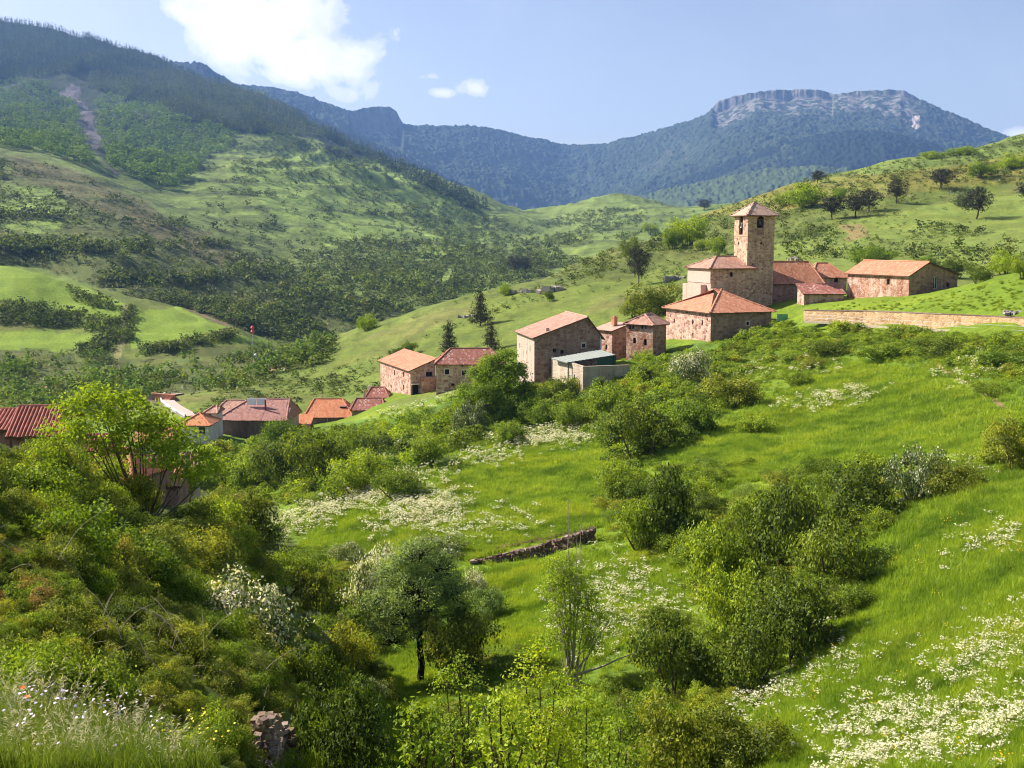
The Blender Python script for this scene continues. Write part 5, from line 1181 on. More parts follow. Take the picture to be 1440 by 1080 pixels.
FL = [('1180 1000 1250 985 1300 1010 1290 1045 1200 1050 1170 1025', 420), ('1200 1060 1330 1050 1300 1085 1170 1085', 420), ('1310 950 1360 900 1440 880 1440 960 1380 950 1330 960', 560), ('1320 1000 1400 980 1440 1010 1440 1060 1380 1050 1330 1030', 520), ('1365 755 1400 742 1440 748 1440 775 1390 778', 170),
      ('1040 985 1110 955 1190 925 1225 920 1220 945 1140 960 1060 1010', 320), ('1225 1000 1440 830 1440 1085 1100 1085', 300), ('1110 860 1190 880 1180 905 1110 920', 120), ('800 820 860 785 930 830 965 860 930 880 880 890 850 930 800 900 790 850', 900),
      ('550 725 600 700 640 710 625 740 580 752 555 748', 900), ('425 722 500 690 580 668 600 680 560 705 480 722 420 735', 900), ('640 730 720 730 755 738 750 755 700 765 640 752', 170), ('700 622 760 608 820 612 845 622 800 632 700 632', 480), ('610 650 690 645 700 652 640 660', 130), ('400 745 440 725 480 735 420 760', 120),
      ('1140 562 1200 560 1210 572 1150 574', 160), ('930 520 1040 515 1180 520 1180 530 1000 528', 120), ('1330 520 1400 510 1440 520 1430 535 1340 530', 110), ('1270 640 1350 655 1400 660 1380 675 1290 690', 90), ('560 640 640 600 700 640 690 660 580 665', 60), ('430 640 520 630 600 600 620 620 520 665 440 665', 130), ('540 580 600 566 660 556 660 562 600 575 545 590', 130)]
xs_, ys_, zs_, ss_ = [], [], [], []
for i, (pl, n_) in enumerate(FL):
    f_ = nz2(200 + i, 18, 9); x, y, z, q = sample_poly(pl, int(n_ * (.45 if i in (0, 1, 2, 3, 6) else .6)), 300 + i, lambda a, b: np.clip((f_(a, b) - .42) * 4, .10, 1)); g = np.random.default_rng(i); sp = np.clip(np.hypot(x, y) / 45, .5, 3) * .9; x = x + g.normal(0, 1, len(x)) * sp; y = y + g.normal(0, 1, len(x)) * sp; z = height(x, y); xs_.append(x); ys_.append(y); zs_.append(z); d = dist(x, y); ss_.append(np.clip(d / 60, .8, 2.0) * g.uniform(.35, 1.1, len(x)))
xs_, ys_, zs_, ss_ = map(np.concatenate, (xs_, ys_, zs_, ss_))
stuff('wildflowers', UMB, xs_, ys_, zs_, ss_, 6, 'drifts of white cow parsley in the meadows', .1, zs=np.full(len(xs_), .8))
def buttercup(colr, name):
    g = np.random.default_rng(9); V, Fc = [], []
    for k in range(7):
        x, y = g.normal(0, .12, 2); z = g.uniform(.25, .4); s = .017
        V += [(x - s, y - s, z), (x + s, y - s, z + .01), (x + s, y + s, z), (x - s, y + s, z - .01)]; Fc.append((k * 4, k * 4 + 1, k * 4 + 2, k * 4 + 3))
    return mesh_np(name, np.array(V), np.array(Fc), [plain(name, colr, .6, .2, 0, .1)])
x, y, z, q = sample_poly('1080 1085 1180 880 1300 720 1440 660 1440 1085', 60, 71, lambda a, b: np.clip((nz2(77, 60, 30)(a, b) - .55) * 6, .04, 1)); stuff('buttercups', [buttercup((.75, .5, .02), 'yellow_petals')], x, y, z, np.ones(len(x)), 8, 'scattered yellow buttercups in the right meadow')

# ---- undergrowth that covers the banks ---------------------------------------------
def cover(name, label, protos, polys, seed, smin, smax, zs=(.5, .9), ref=100., exclude=None, sink=.1):
    X_, Y_, Z_, S_, Q_ = [], [], [], [], []
    for i, (pl, n_) in enumerate(polys):
        x, y, z, q = sample_poly(pl, n_, seed + i); g = np.random.default_rng(seed + i); X_.append(x); Y_.append(y); Z_.append(z); S_.append(g.uniform(smin, smax, len(x)) * np.clip(dist(x, y) / ref, .5, 4)); 
    X_, Y_, Z_, S_ = map(np.concatenate, (X_, Y_, Z_, S_)); g = np.random.default_rng(seed)
    stuff(name, protos, X_, Y_, Z_, S_, seed, label, .15, zs=g.uniform(*zs, len(X_)), loc_sink=sink)
F0 = lambda k: [p[0] for p in PROTO[k]]
BANK = [('280 640 420 610 560 600 640 570 700 556 780 560 900 515 1000 505 1060 470 1180 462 1440 480 1440 545 1380 535 1300 505 1180 500 1060 520 960 600 900 690 850 690 860 620 700 608 620 640 560 662 470 712 400 712 300 722', 900)]
cover('bank_undergrowth', 'dense nettles and low shrubs covering the bank below the village', MIDP['herb'] + MIDP['mid'] + [MIDP['olive'][0]], [(BANK[0][0], 1700)], 500, .5, 1.5, (.5, .95), 130.)
cover('bank_undergrowth', 'bright herbage on the slope below the village', MIDP['herb'] + [MIDP['bright'][0]], [('540 600 700 560 900 520 1060 480 1200 470 1440 478 1440 540 1200 500 1000 560 800 600 620 640', 3200)], 520, .3, .8, (.4, .7), 130.)
GUL = [('440 760 520 800 560 860 540 930 560 1085 420 1085 430 960 420 860', 90), ('840 700 960 640 1240 680 1240 760 1130 900 1080 960 1000 1040 1000 1085 840 1085 860 960 960 870 970 800 850 760', 420), ('620 880 700 840 740 900 840 960 860 1085 600 1085 640 960', 110), ('1240 700 1300 670 1380 640 1440 620 1440 650 1330 700', 60)]
cover('gully_undergrowth', 'tangled green undergrowth along the gully and hedge', F0('herb') + F0('mid') + [F0('olive')[0]], GUL, 540, .5, 1.1, (.4, .8), 60., sink=.15)
LB = [('-60 640 110 660 230 740 330 740 400 850 430 950 400 1000 380 1085 250 1060 140 1020 0 985 -60 980', 330)]
cover('bramble_thicket', 'thick bramble and rose scrub over the near left bank', F0('bramble') + [F0('olive')[0]] + F0('mid')[:2] + F0('dark')[:1], LB, 560, .26, .66, (.8, 1.5), 22., sink=.1)
cover('bramble_thicket', 'low dark-stemmed brambles filling the gaps of the left bank', F0('bramble') + F0('mid')[:1] + F0('dark')[:2], [('-60 620 100 650 220 720 330 760 420 900 440 1000 400 1100 250 1060 140 1020 0 975 -60 960', 560)], 580, .14, .34, (.8, 1.5), 22., sink=.05)

def bushes(name, label, group, protos, poly, n_, seed, r0, r1, zs, ref, foliage=False):
    x, y, z, q = sample_poly(poly, n_, seed); g = np.random.default_rng(seed)
    for k in range(len(x)):
        s_ = g.uniform(r0, r1) * (ref and float(np.clip(math.hypot(x[k], y[k]) / ref, .5, 2)) or 1); pr = protos[int(g.integers(len(protos)))]
        if foliage:
            o = empty(name, (x[k], y[k], z[k] - .1 * s_), g.uniform(0, 6.28), label, 'bush', group); link('foliage', pr[0], o); link('stems', pr[1], o)
        else: o = link(name, pr, None, (x[k], y[k], z[k] - .1 * s_), label, 'bush', group)
        o.rotation_euler.z = g.uniform(0, 6.28); o.scale = (s_, s_ * g.uniform(.8, 1.2), s_ * g.uniform(*zs))
bushes('bush', 'leafy bush merging with its neighbours on the bank below the village', 'bushes merging along the bank below the village', MIDP['mid'] + MIDP['bright'] + MIDP['dark'][:2] + MIDP['olive'][:1], '380 620 560 600 640 560 760 556 900 530 1010 520 1030 570 960 640 880 650 840 600 700 606 600 655 470 712 400 700 290 706 290 640', 60, 600, 2.2, 3.2, (.7, 1.15), 150)
bushes('bush', 'leafy bush within the unbroken thicket of the meadow hedge', 'bushes of the thicket in the meadow hedge', PROTO['mid'] + PROTO['dark'] + PROTO['olive'][:1] + PROTO['mid'], '850 690 960 640 1010 700 1060 670 1150 670 1250 655 1262 725 1230 830 1160 930 1080 985 950 985 900 960 900 900 990 860 960 790 900 775', 75, 620, .8, 1.7, (.8, 1.4), 65, True)
bushes('bush', 'leafy bush in the thicket lining the gully', 'bushes in the thicket lining the gully', PROTO['mid'] + PROTO['olive'] + PROTO['dark'][:1] + PROTO['herb'] + PROTO['pale'], '420 770 480 760 560 790 570 850 520 900 540 960 545 1030 530 1085 430 1085 440 980 430 870', 42, 640, .6, 1.3, (.8, 1.4), 55, True)
bushes('bush', 'bush in the green undergrowth at the bottom edge right of the saplings', 'bushes in the undergrowth at the bottom edge', PROTO['mid'] + PROTO['olive'] + PROTO['herb'], '850 960 940 990 1040 1000 1060 1085 840 1085', 24, 660, .5, 1.0, (.8, 1.4), 42, True)

x, y, z, q = sample_poly('380 620 560 600 640 560 760 556 900 530 1010 520 1030 570 960 640 880 650 840 600 700 606 600 655 470 712 400 700 290 706 290 640', 190, 680); g = np.random.default_rng(8)
stuff('bank_thicket', MIDP['mid'] + MIDP['bright'] + MIDP['dark'] + MIDP['olive'][:1], x, y, z, g.uniform(1.0, 2.4, len(x)), 12, 'continuous belt of low bushes on the bank below the village', .08, zs=g.uniform(.7, 1.15, len(x)), loc_sink=.15)

x, y, z, q = sample_poly('740 548 880 520 920 508 940 496 1000 497 1060 474 1090 456 1120 456 1110 475 1000 520 900 545 780 575', 170, 690); g = np.random.default_rng(9)
stuff('wall_foot_scrub', MIDP['mid'] + MIDP['bright'] + MIDP['herb'], x, y, z, g.uniform(.5, 1.3, len(x)), 13, 'shrubs and nettles at the foot of the village walls', .08, zs=g.uniform(.7, 1.1, len(x)), loc_sink=.1)
x, y, z, q = sample_poly('1120 437 1190 428 1300 418 1350 410 1440 388 1440 438 1300 437', 260, 691)
stuff('mound_tussocks', MIDP['herb'], x, y, z, g.uniform(.15, .5, len(x)), 14, 'grass tussocks on the mound above the ochre wall', .08, zs=g.uniform(.4, .8, len(x)), loc_sink=.03)
# ------------------------------------------------------------------ vegetation of the far slopes
def far_shrub(seed, m, n_=130, leaf=.34, tall=1.):
    g = np.random.default_rng(seed); tall *= 1.25; bl = [(g.uniform(-.4, .4), g.uniform(-.4, .4), g.uniform(.35, .7) * tall, .52, .52, .45 * tall) for _ in range(4)]
    return crown_mesh('shrub', bl, m, seed, per=14, nl=max(3, n_ // 34), leaf=leaf, cr=.3, low=-.3)[0]
def far_conifer(seed, m):
    g = np.random.default_rng(seed); bl = [(0, 0, t * 2.0 + .3, .5 * (1 - t) + .1, .5 * (1 - t) + .1, .22) for t in np.linspace(0, 1, 5)]
    C_, O_, _ = clumps(bl, 34, g, (.75, 1.05), -.4); v, f = leaf_quads(C_, O_, .42, g, .55, .25, .6); t = np.clip(.5 + g.normal(0, .25, len(C_)), 0, 1)
    return mesh_np('conifer', v, f, [m], None, {'v': ('FACE', 'FLOAT', t), 'w': ('FACE', 'FLOAT', t * 0)})
FS = [far_shrub(s_, L_SHRUB) for s_ in (1, 2, 3)]; L_FMID = leaf_mat('hill_bush_leaves', (.058, .095, .018), (.175, .24, .045), .3, var=.35); FM = [far_shrub(s_, L_FMID) for s_ in (4, 5)]; FB = [far_shrub(s_, L_FARLEAF, 170, .3, 1.3) for s_ in (6, 7, 8)]
L_BROOM = leaf_mat('broom_in_flower', (.10, .10, .02), (.30, .24, .03), .25, var=.3); FY = [far_shrub(9, L_BROOM)]
L_FBL = leaf_mat('pale_blossom_shrub', (.12, .15, .06), (.40, .40, .30), .25, var=.2); FW = [far_shrub(10, L_FBL)]
FC = [far_conifer(s_, L_FARPINE) for s_ in (1, 2, 3)]
def contour(x, y, z, d):       # hedges and thickets run along the terrace risers
    st = np.where(d < 560, 3.2, 17.); ph = (z + fbm(x, y, 90, 3, 43) * 5) / st; return ph - np.floor(ph)
def far_set(name, label, protos, polys, seed, r0, r1, dmin, dmax, keep=None, zs=(.7, 1.1), indiv=0, iname=None, ilabel=None, icat=None, igroup=None, tilt=.05, sink=.15, power=1.6):
    A = []
    for i, (pl, n_) in enumerate(polys):
        x, y, z, q = sample_poly(pl, n_, seed + i); A.append(np.stack([x, y, z], 1))
    A = np.concatenate(A); d = np.hypot(A[:, 0], A[:, 1]); g = np.random.default_rng(seed); m = (d > dmin) & (d < dmax)
    if keep is not None: m &= g.random(len(d)) < keep(A[:, 0], A[:, 1], A[:, 2], d)
    A, d = A[m], d[m]; s = r0 + (r1 - r0) * g.random(len(d)) ** power; z_s = g.uniform(*zs, len(d))
    order = np.argsort(-s / d); k = min(indiv, len(d))
    for j in order[:k]:
        o = link(iname, protos[int(g.integers(len(protos)))], None, (A[j, 0], A[j, 1], A[j, 2] - sink * s[j]), ilabel, icat, igroup); o.rotation_euler.z = g.uniform(0, 6.28); o.scale = (s[j], s[j], s[j] * z_s[j])
    r_ = order[k:]
    if len(r_): stuff(name, protos, A[r_, 0], A[r_, 1], A[r_, 2] - sink * s[r_], s[r_], seed, label, tilt, zs=z_s[r_])
hedge = lambda x, y, z, d: np.clip((contour(x, y, z, d) - .70) * 8, .05, 1) * np.clip(fbm(x, y, 55, 3, 201) * 3 + .75, .04, 1)
HILL = '-30 222 0 215 120 250 200 290 300 300 330 240 440 190 520 225 600 262 690 300 770 335 840 345 800 400 700 450 640 470 520 480 430 500 330 470 200 432 60 378 -30 372'
far_set('hillside_scrub', 'countless dark shrubs dotted over the terraced far slopes', FS + FM[:1], [(HILL, 11000)], 700, 2.0, 6.2, 560, 2300, hedge, indiv=280, iname='shrub', ilabel='dark rounded shrub dotted among many on the terraced far slope', icat='shrub', igroup='dark shrubs on the terraced far slope')
far_set('hillside_scrub', 'low brown-green heath on the far slope', FS, [('-30 230 0 222 130 262 260 320 420 395 520 430 560 470 430 495 330 468 200 430 60 376 -30 370', 9500)], 710, 1.0, 2.6, 480, 1300, lambda x, y, z, d: np.clip(fbm(x, y, 70, 3, 211) * 2.5 + .6, .05, 1), zs=(.5, .8))
far_set('hillside_scrub', 'pale blossoming shrubs sprinkled over the far slope', FW, [(HILL, 500)], 715, 1.4, 3.0, 480, 1800)
far_set('wooded_gullies', 'dark trees massed in the folds of the far slope', FS + FM[:1], [('620 320 700 330 760 340 800 360 760 400 700 440 640 470 560 470 600 420 640 390 620 350', 1500), ('180 420 300 420 420 440 460 470 400 480 300 450 200 434', 500), ('480 340 560 330 640 360 600 420 520 410 440 380', 450), ('560 290 640 290 720 320 660 340 600 330', 350)], 720, 2.4, 5.0, 480, 1900)
far_set('riverside_trees', 'trees along the valley floor beyond the village', FM + FS[:1] + FB[:1], [('0 498 120 502 170 490 190 505 300 512 420 482 470 470 460 510 380 530 330 560 250 545 130 600 0 610', 1500)], 730, 1.6, 3.6, 235, 620, lambda x, y, z, d: np.clip(fbm(x, y, 30, 3, 221) * 3 + .9, .12, 1))
far_set('riverside_trees', 'dark bushes lining the small fields across the valley', FS + FM, [('0 425 60 430 130 445 175 450 165 466 90 462 0 455', 260), ('90 400 140 420 175 432 170 440 110 430', 80), ('176 432 190 434 186 480 176 482', 50), ('190 492 260 480 330 466 340 474 260 492 200 502', 160), ('170 462 180 470 130 505 90 500', 120)], 740, 1.3, 2.8, 300, 620)
far_set('riverside_trees', 'white hawthorns among the valley trees', FW, [('0 500 300 512 420 482 460 510 330 555 130 600 0 600', 90)], 745, 1.3, 2.4, 235, 620)
FRP = '-30 -20 0 34 150 62 250 94 350 124 440 170 500 208 440 192 330 188 230 130 130 130 60 120 -30 110'
far_set('pine_forest', 'dark pine forest on the high far ridge', FC, [('-30 20 60 34 150 60 250 92 300 106 345 124 300 116 200 100 130 98 60 108 0 112 -30 114', 6500), ('440 178 520 212 600 250 690 296 660 292 560 245 470 200', 700)], 750, 4.0, 6.5, 1250, 3700, zs=(1.0, 1.35), indiv=200, iname='pine_tree', ilabel='dark conifer among many in the pine forest of the far ridge', icat='pine tree', igroup='conifers of the forest on the far ridge', sink=.05, power=1.)
far_set('beech_wood', 'light green beech wood beside the scree', FB, [('-30 112 60 116 110 150 118 200 135 235 70 232 0 212 -30 212', 900), ('135 140 180 128 250 165 330 190 320 215 250 222 215 262 160 240 140 195', 900), ('215 262 250 222 300 210 250 270', 90)], 760, 5.0, 9.5, 1150, 3300, zs=(.85, 1.2), indiv=200, iname='beech_tree', ilabel='rounded light green tree in the wood beside the scree', icat='beech tree', igroup='light green trees beside the scree', power=1.2)
far_set('beech_wood', 'scattered trees below the high pine forest', FS + FB[:1], [('330 190 440 192 500 208 620 262 700 300 640 292 520 240 420 222 330 215 250 230 240 260', 520)], 765, 3., 6., 1100, 2600)
far_set('hillside_scrub', 'scrub on the low ridge beyond the valley', FS + FM, [('745 318 800 302 860 293 955 297 990 300 900 330 840 350 770 360', 1500)], 770, 2.2, 5.0, 1000, 1900, lambda x, y, z, d: np.clip(fbm(x, y, 90, 3, 231) * 3 + .7, .06, 1))
# ridge behind the village
RID = '560 455 640 425 740 395 840 362 930 326 990 302 1070 272 1150 248 1250 227 1300 217 1370 206 1445 190 1445 372 1300 372 1200 368 1080 366 1000 380 920 405 800 420 700 440 600 480'
far_set('ridge_scrub', 'small shrubs and grass tussocks over the slope behind the village', FS + FM[:1], [(RID, 2600)], 780, .35, 1.5, 215, 760, lambda x, y, z, d: np.clip(fbm(x, y, 28, 3, 241) * 3 + .35, .04, 1), zs=(.6, .9), power=2.5)
far_set('ridge_scrub', 'green scrub below the skyline behind the village', FM + FS, [('900 340 990 305 1070 274 1150 250 1250 230 1300 220 1370 208 1445 194 1445 262 1340 258 1240 262 1150 290 1080 320 1000 345 940 362', 850), ('780 380 860 352 930 340 900 372 820 392 770 396', 150), ('1085 322 1140 318 1180 330 1160 350 1100 352', 60), ('1285 310 1340 318 1400 325 1395 335 1330 335 1290 322', 45), ('1100 352 1200 352 1330 345 1445 355 1445 385 1330 385 1200 368 1090 368', 210)], 790, .9, 2.6, 215, 800, zs=(.6, 1.))
far_set('ridge_scrub', 'yellow-flowering broom below the skyline', FY, [('1000 320 1080 285 1180 262 1300 236 1445 226 1445 250 1330 256 1240 262 1150 288 1060 330', 330)], 795, .7, 1.9, 300, 800, lambda x, y, z, d: np.clip(fbm(x, y, 40, 3, 251) * 3 + .5, .1, 1), zs=(.5, .8))
far_set('ridge_scrub', 'white-blossoming bushes below the skyline', FW, [('880 330 990 305 1150 255 1445 200 1445 262 1150 300 960 350', 60), ('1200 360 1445 350 1445 380 1200 372', 16)], 797, .9, 2.2, 300, 800)
far_set('ridge_scrub', 'low scrub around the lower houses', FM + FS, [('300 560 340 535 420 520 470 530 540 545 520 555 430 560 400 575 310 575', 240), ('270 590 300 560 330 560 290 600', 30), ('420 535 540 500 560 500 540 520 450 555', 60)], 799, .5, 1.7, 205, 420, zs=(.6, .9))

far_set('hillside_scrub', 'single bushes sprinkled over the open terraces', FS + FM[:1], [('250 230 440 195 520 225 690 300 770 335 840 345 700 440 520 470 430 480 330 380', 1900)], 705, 3.0, 7.5, 560, 2200, lambda x, y, z, d: np.clip(fbm(x, y, 120, 3, 261) * 2 + .6, .15, 1), power=2.0)

L_FP2 = leaf_mat('sunlit_forest_needles', (.060, .088, .034), (.150, .195, .075), .2, var=.3); FC2 = [far_conifer(s_, L_FP2) for s_ in (4, 5, 6)]  # lighter twin of the forest needles, with sunlight put into its colour
far_set('pine_forest', 'pine forest painted in a sunlit tone on the shoulder of the far hill', FC2, [('130 100 200 100 300 112 345 124 440 170 500 205 440 190 400 190 330 186 250 165 200 150 150 132 120 122', 5500)], 752, 4.0, 6.0, 1250, 3700, zs=(1.0, 1.3), sink=.05, power=1.)
# ------------------------------------------------------------------ walls, rocks, road, mast
def stone(mb, c, s, rs, flat=.6):
    """one irregular block"""
    v = []
    for k in range(8):
        x, y, z = [(-1, 1)[(k >> b) & 1] for b in range(3)]; v.append(Vector((x * s * rs.uniform(.7, 1.1), y * s * rs.uniform(.7, 1.1), z * s * flat * rs.uniform(.7, 1.1))))
    M3 = Euler((rs.uniform(-.25, .25), rs.uniform(-.25, .25), rs.uniform(0, 3.1))).to_matrix(); b = len(mb.v)
    mb.v += [tuple(M3 @ q + Vector(c)) for q in v]; mb.t += [(0, 0, 0)] * 8
    for f_ in ((0, 2, 3, 1), (4, 5, 7, 6), (0, 1, 5, 4), (2, 6, 7, 3), (0, 4, 6, 2), (1, 3, 7, 5)): mb.f.append([b + q for q in f_]); mb.m.append(0)
def drystone(name, label, path, h, sz, m, seed=1, top=None, courses=4):
    rs = random.Random(seed); mb = MB(); pts_ = [Vector(hit1(*p)) for p in path]; L_ = [0]
    for a, b in zip(pts_[:-1], pts_[1:]): L_.append(L_[-1] + (b - a).length)
    o0 = pts_[0].copy()
    n_ = int(L_[-1] / (sz * 1.5))
    for k in range(n_):
        t = L_[-1] * k / n_; i = max(j for j in range(len(pts_) - 1) if L_[j] <= t); p = pts_[i].lerp(pts_[i + 1], (t - L_[i]) / (L_[i + 1] - L_[i])); f_ = t / L_[-1]; hh = h(f_)
        zg = float(height(np.array([p.x]), np.array([p.y]))[0]) - .15; nc = max(1, int(hh / (sz * 1.0)))
        for c in range(nc + 1): stone(mb, (p.x - o0.x + rs.uniform(-.1, .1), p.y - o0.y + rs.uniform(-.12, .12), zg - o0.z + c * hh / nc), sz * rs.uniform(.7, 1.25), rs)
    o = mb.build(name, m, None, loc=o0); o['label'] = label; o['category'] = 'stone wall'; return o
M_STONEV = None
def stone_mat(name, a, b, lich=None):
    m, nt = mat(name); ri = NOISE(nt, N(nt, 'ShaderNodeNewGeometry').outputs['Position'], 2.2, 6, .7).outputs[0]; rnd = N(nt, 'ShaderNodeNewGeometry').outputs['Random Per Island']
    c = MIX(nt, rnd, a, b); c = MIX(nt, 1., c, RAMP(nt, ri, [(.3, (.6, .6, .6)), (.7, (1.35, 1.3, 1.25))]), 'MULTIPLY')
    if lich: c = MIX(nt, RAMP(nt, NOISE(nt, N(nt, 'ShaderNodeNewGeometry').outputs['Position'], 1.3, 6, .7).outputs[0], [(.5, 0.), (.62, .8)]), c, lich)
    OUT(nt, BSDF(nt, c, .92, BUMP(nt, ri, .7, .05), .1)); return m
S_DRY = stone_mat('reddish_field_stone', (.085, .045, .04), (.30, .22, .19)); S_GREY = stone_mat('grey_limestone', (.22, .20, .18), (.38, .35, .32)); S_STUB = stone_mat('warm_ruin_stone', (.16, .115, .09), (.36, .28, .23), (.24, .17, .07))
drystone('terrace_wall', 'dark red dry stone terrace wall curving across the middle meadow', [(664, 792), (700, 790), (740, 786), (775, 777), (805, 770), (838, 758)], lambda f: .3 + .65 * math.sin(min(1, f * 1.5) * 1.57), .15, S_DRY, 3)
drystone('tumbled_wall', 'few pale stones of a tumbled wall at the upper hedge end', [(1250, 712), (1275, 706), (1300, 698)], lambda f: .3, .17, S_GREY, 5)
drystone('ruined_wall', 'stub of ruined stone wall among the brambles at the bottom left', [(372, 1078), (384, 1070), (398, 1064), (412, 1060)], lambda f: .75 - .25 * f, .045, S_STUB, 7)
drystone('garden_wall', 'low pale stone wall fragment below the yellow-olive tree', [(292, 748), (304, 756), (318, 765)], lambda f: .3, .16, S_GREY, 9)
# thorny twigs lying on the terrace wall
def outcrop(px, py, s, label, n_=9, seed=1):
    n_ = int(n_ * 1.8)
    rs = random.Random(seed); mb = MB(); p = Vector(hit1(px, py))
    for k in range(n_):
        a = rs.uniform(0, 6.28); r_ = rs.uniform(0, s * 1.3); stone(mb, (math.cos(a) * r_ * 1.6, math.sin(a) * r_, rs.uniform(-.1, .35) * s), s * rs.uniform(.25, .7), rs, .8)
    o = mb.build('rock_outcrop', S_GREY, None, loc=p); o['label'] = label; o['category'] = 'rock'
outcrop(776, 410, 2.0, 'grey rock outcrop on the ridge left of the lone pine', 12, 2); outcrop(735, 411, 1.3, 'smaller grey rock beside the ridge outcrop', 7, 3); outcrop(1424, 442, .6, 'pale boulder in the grass mound above the ochre wall', 6, 4)
outcrop(947, 394, 1.4, 'grey rock in the grass left of the church', 7, 5); outcrop(1115, 366, 1.2, 'grey boulder behind the nave roof', 6, 6); outcrop(655, 446, 1.0, 'small stones near the dark bushy pine', 6, 7); outcrop(1400, 372, 1., 'pale rock at the foot of the upper scrub', 5, 8)
# ochre retaining wall with the railing of the path
top_ = [(1130, 436.5, 163), (1165, 437, 160), (1213, 437.5, 156), (1245, 438.5, 152), (1324, 442, 144), (1380, 444.5, 137), (1440, 447.5, 131), (1500, 450, 125)]
bot_ = [449.5, 450.5, 455, 457, 461.5, 465, 469, 473]
A3 = [Vector([float(q) for q in P(*t)]) for t in top_]; o0 = A3[0].copy(); mb = MB(); th = Vector((.12, .5, 0))
B3 = []
for (px, _, d), pb in zip(top_, bot_): B3.append(Vector([float(q) for q in P(px, pb + 3, d - .5)]))
for k in range(len(A3) - 1):
    a0, a1, b0, b1 = [q - o0 for q in (A3[k], A3[k + 1], B3[k], B3[k + 1])]
    mb.poly([b0, b1, a1, a0]); mb.poly([a0, a1, a1 + th, a0 + th]); mb.poly([a1 + th, a0 + th, b0 + th * 2, b1 + th * 2][::-1])
mb.poly([B3[0] - o0, A3[0] - o0, A3[0] - o0 + th, B3[0] - o0 + th * 2])
rw = empty('retaining_wall', o0, 0, 'long ochre stone retaining wall under the grassy mound at the right', 'wall'); mb.build('wall', W_OCHRE, rw)
mb = MB()
for k in range(len(A3) - 1):
    a0, a1 = A3[k] - o0, A3[k + 1] - o0; up = Vector((0, 0, .1)); q = Vector((-.03, -.12, .0))
    mb.poly([a0 + q, a1 + q, a1 + q + up, a0 + q + up]); mb.poly([a0 + q + up, a1 + q + up, a1 + th + up, a0 + th + up])
mb.build('coping', S_DRY, rw)
rl = empty('railing', o0, 0, 'thin metal railing along the footpath below the ochre wall', 'railing'); mb = MB(); base = [Vector([float(q) for q in P(px, pb + 2.5, d - 2.2)]) - o0 for (px, _, d), pb in zip(top_, bot_)]
for zz in (.95, .5): mb.tube([b + Vector((0, 0, zz)) for b in base], .018, 4); mb.build('rail', K_METAL, rl); mb = MB()
for k in range(len(base) - 1):
    n_ = max(2, int((base[k + 1] - base[k]).length / 3.2))
    for i in range(n_): p = base[k].lerp(base[k + 1], i / n_); q = MB(); q.tube([p - Vector((0, 0, .3)), p + Vector((0, 0, 1.02))], .022, 5); q.build('post', K_METAL, rl)
kb = MB()
for k in range(len(base) - 1):
    a0, a1 = base[k], base[k + 1]; w_ = Vector((.1, .5, 0)); dn = Vector((0, 0, .25)); up = Vector((0, 0, .08))
    kb.poly([a0 - dn, a1 - dn, a1 + up, a0 + up]); kb.poly([a0 + up, a1 + up, a1 + up + w_, a0 + up + w_])
o = kb.build('footpath', plain('worn_path', (.36, .31, .22), .9, .1), None, loc=o0, kind='structure')
q0 = hit1(1100, 452); mb = MB(); mb.box(-.9, .9, -.02, .02, .1, 1.15); gp = empty('mesh_panel', q0, .2, 'small green netting panel at the end of the footpath', 'fence'); mb.build('panel', plain('green_netting', (.16, .36, .22), .7, .2), gp)
for x_ in (-.9, .9): mb = MB(); mb.tube([(x_, 0, -.2), (x_, 0, 1.7)], .04, 5); mb.build('post', K_METAL, gp)
# road to the lower houses
rd = [(252, 556), (240, 556), (233, 560), (236, 566), (246, 574), (258, 581), (270, 587)]
c = [Vector(hit1(*p)) for p in rd]; mb = MB(); W2 = 1.35; g2 = []
for k, p in enumerate(c):
    t = (c[min(k + 1, len(c) - 1)] - c[max(k - 1, 0)]); t.z = 0; t.normalize(); s_ = Vector((t.y, -t.x, 0)); zc = float(height(np.array([p.x]), np.array([p.y]))[0]) + .35; g2.append((Vector((p.x, p.y, zc)) - s_ * W2, Vector((p.x, p.y, zc)) + s_ * W2))
for (a0, b0), (a1, b1) in zip(g2[:-1], g2[1:]):
    mb.poly([a0, b0, b1, a1]); dn = Vector((0, 0, 1.5)); mb.poly([a0 - dn, a0, a1, a1 - dn]); mb.poly([b0, b0 - dn, b1 - dn, b1])
mb.build('road', plain('pink_concrete_road', (.50, .36, .31), .9, .1, 0, .1), None, kind='structure')
mb = MB(); sd_ = 1 if g2[3][1].x < g2[3][0].x else 0
for k in range(1, len(g2) - 1):
    a0, a1 = g2[k][sd_], g2[k + 1][sd_]; up = Vector((0, 0, .4)); w_ = Vector((.2, 0, 0)); dn = Vector((0, 0, 1))
    mb.poly([a0 - dn, a1 - dn, a1 + up, a0 + up]); mb.poly([a0 + up, a1 + up, a1 + up + w_, a0 + up + w_]); mb.poly([a0 + w_ - dn, a0 + up + w_, a1 + up + w_, a1 + w_ - dn])
mb.build('parapet', K_WHITE, None, label='low white parapet along the outer side of the road bend', cat='parapet')
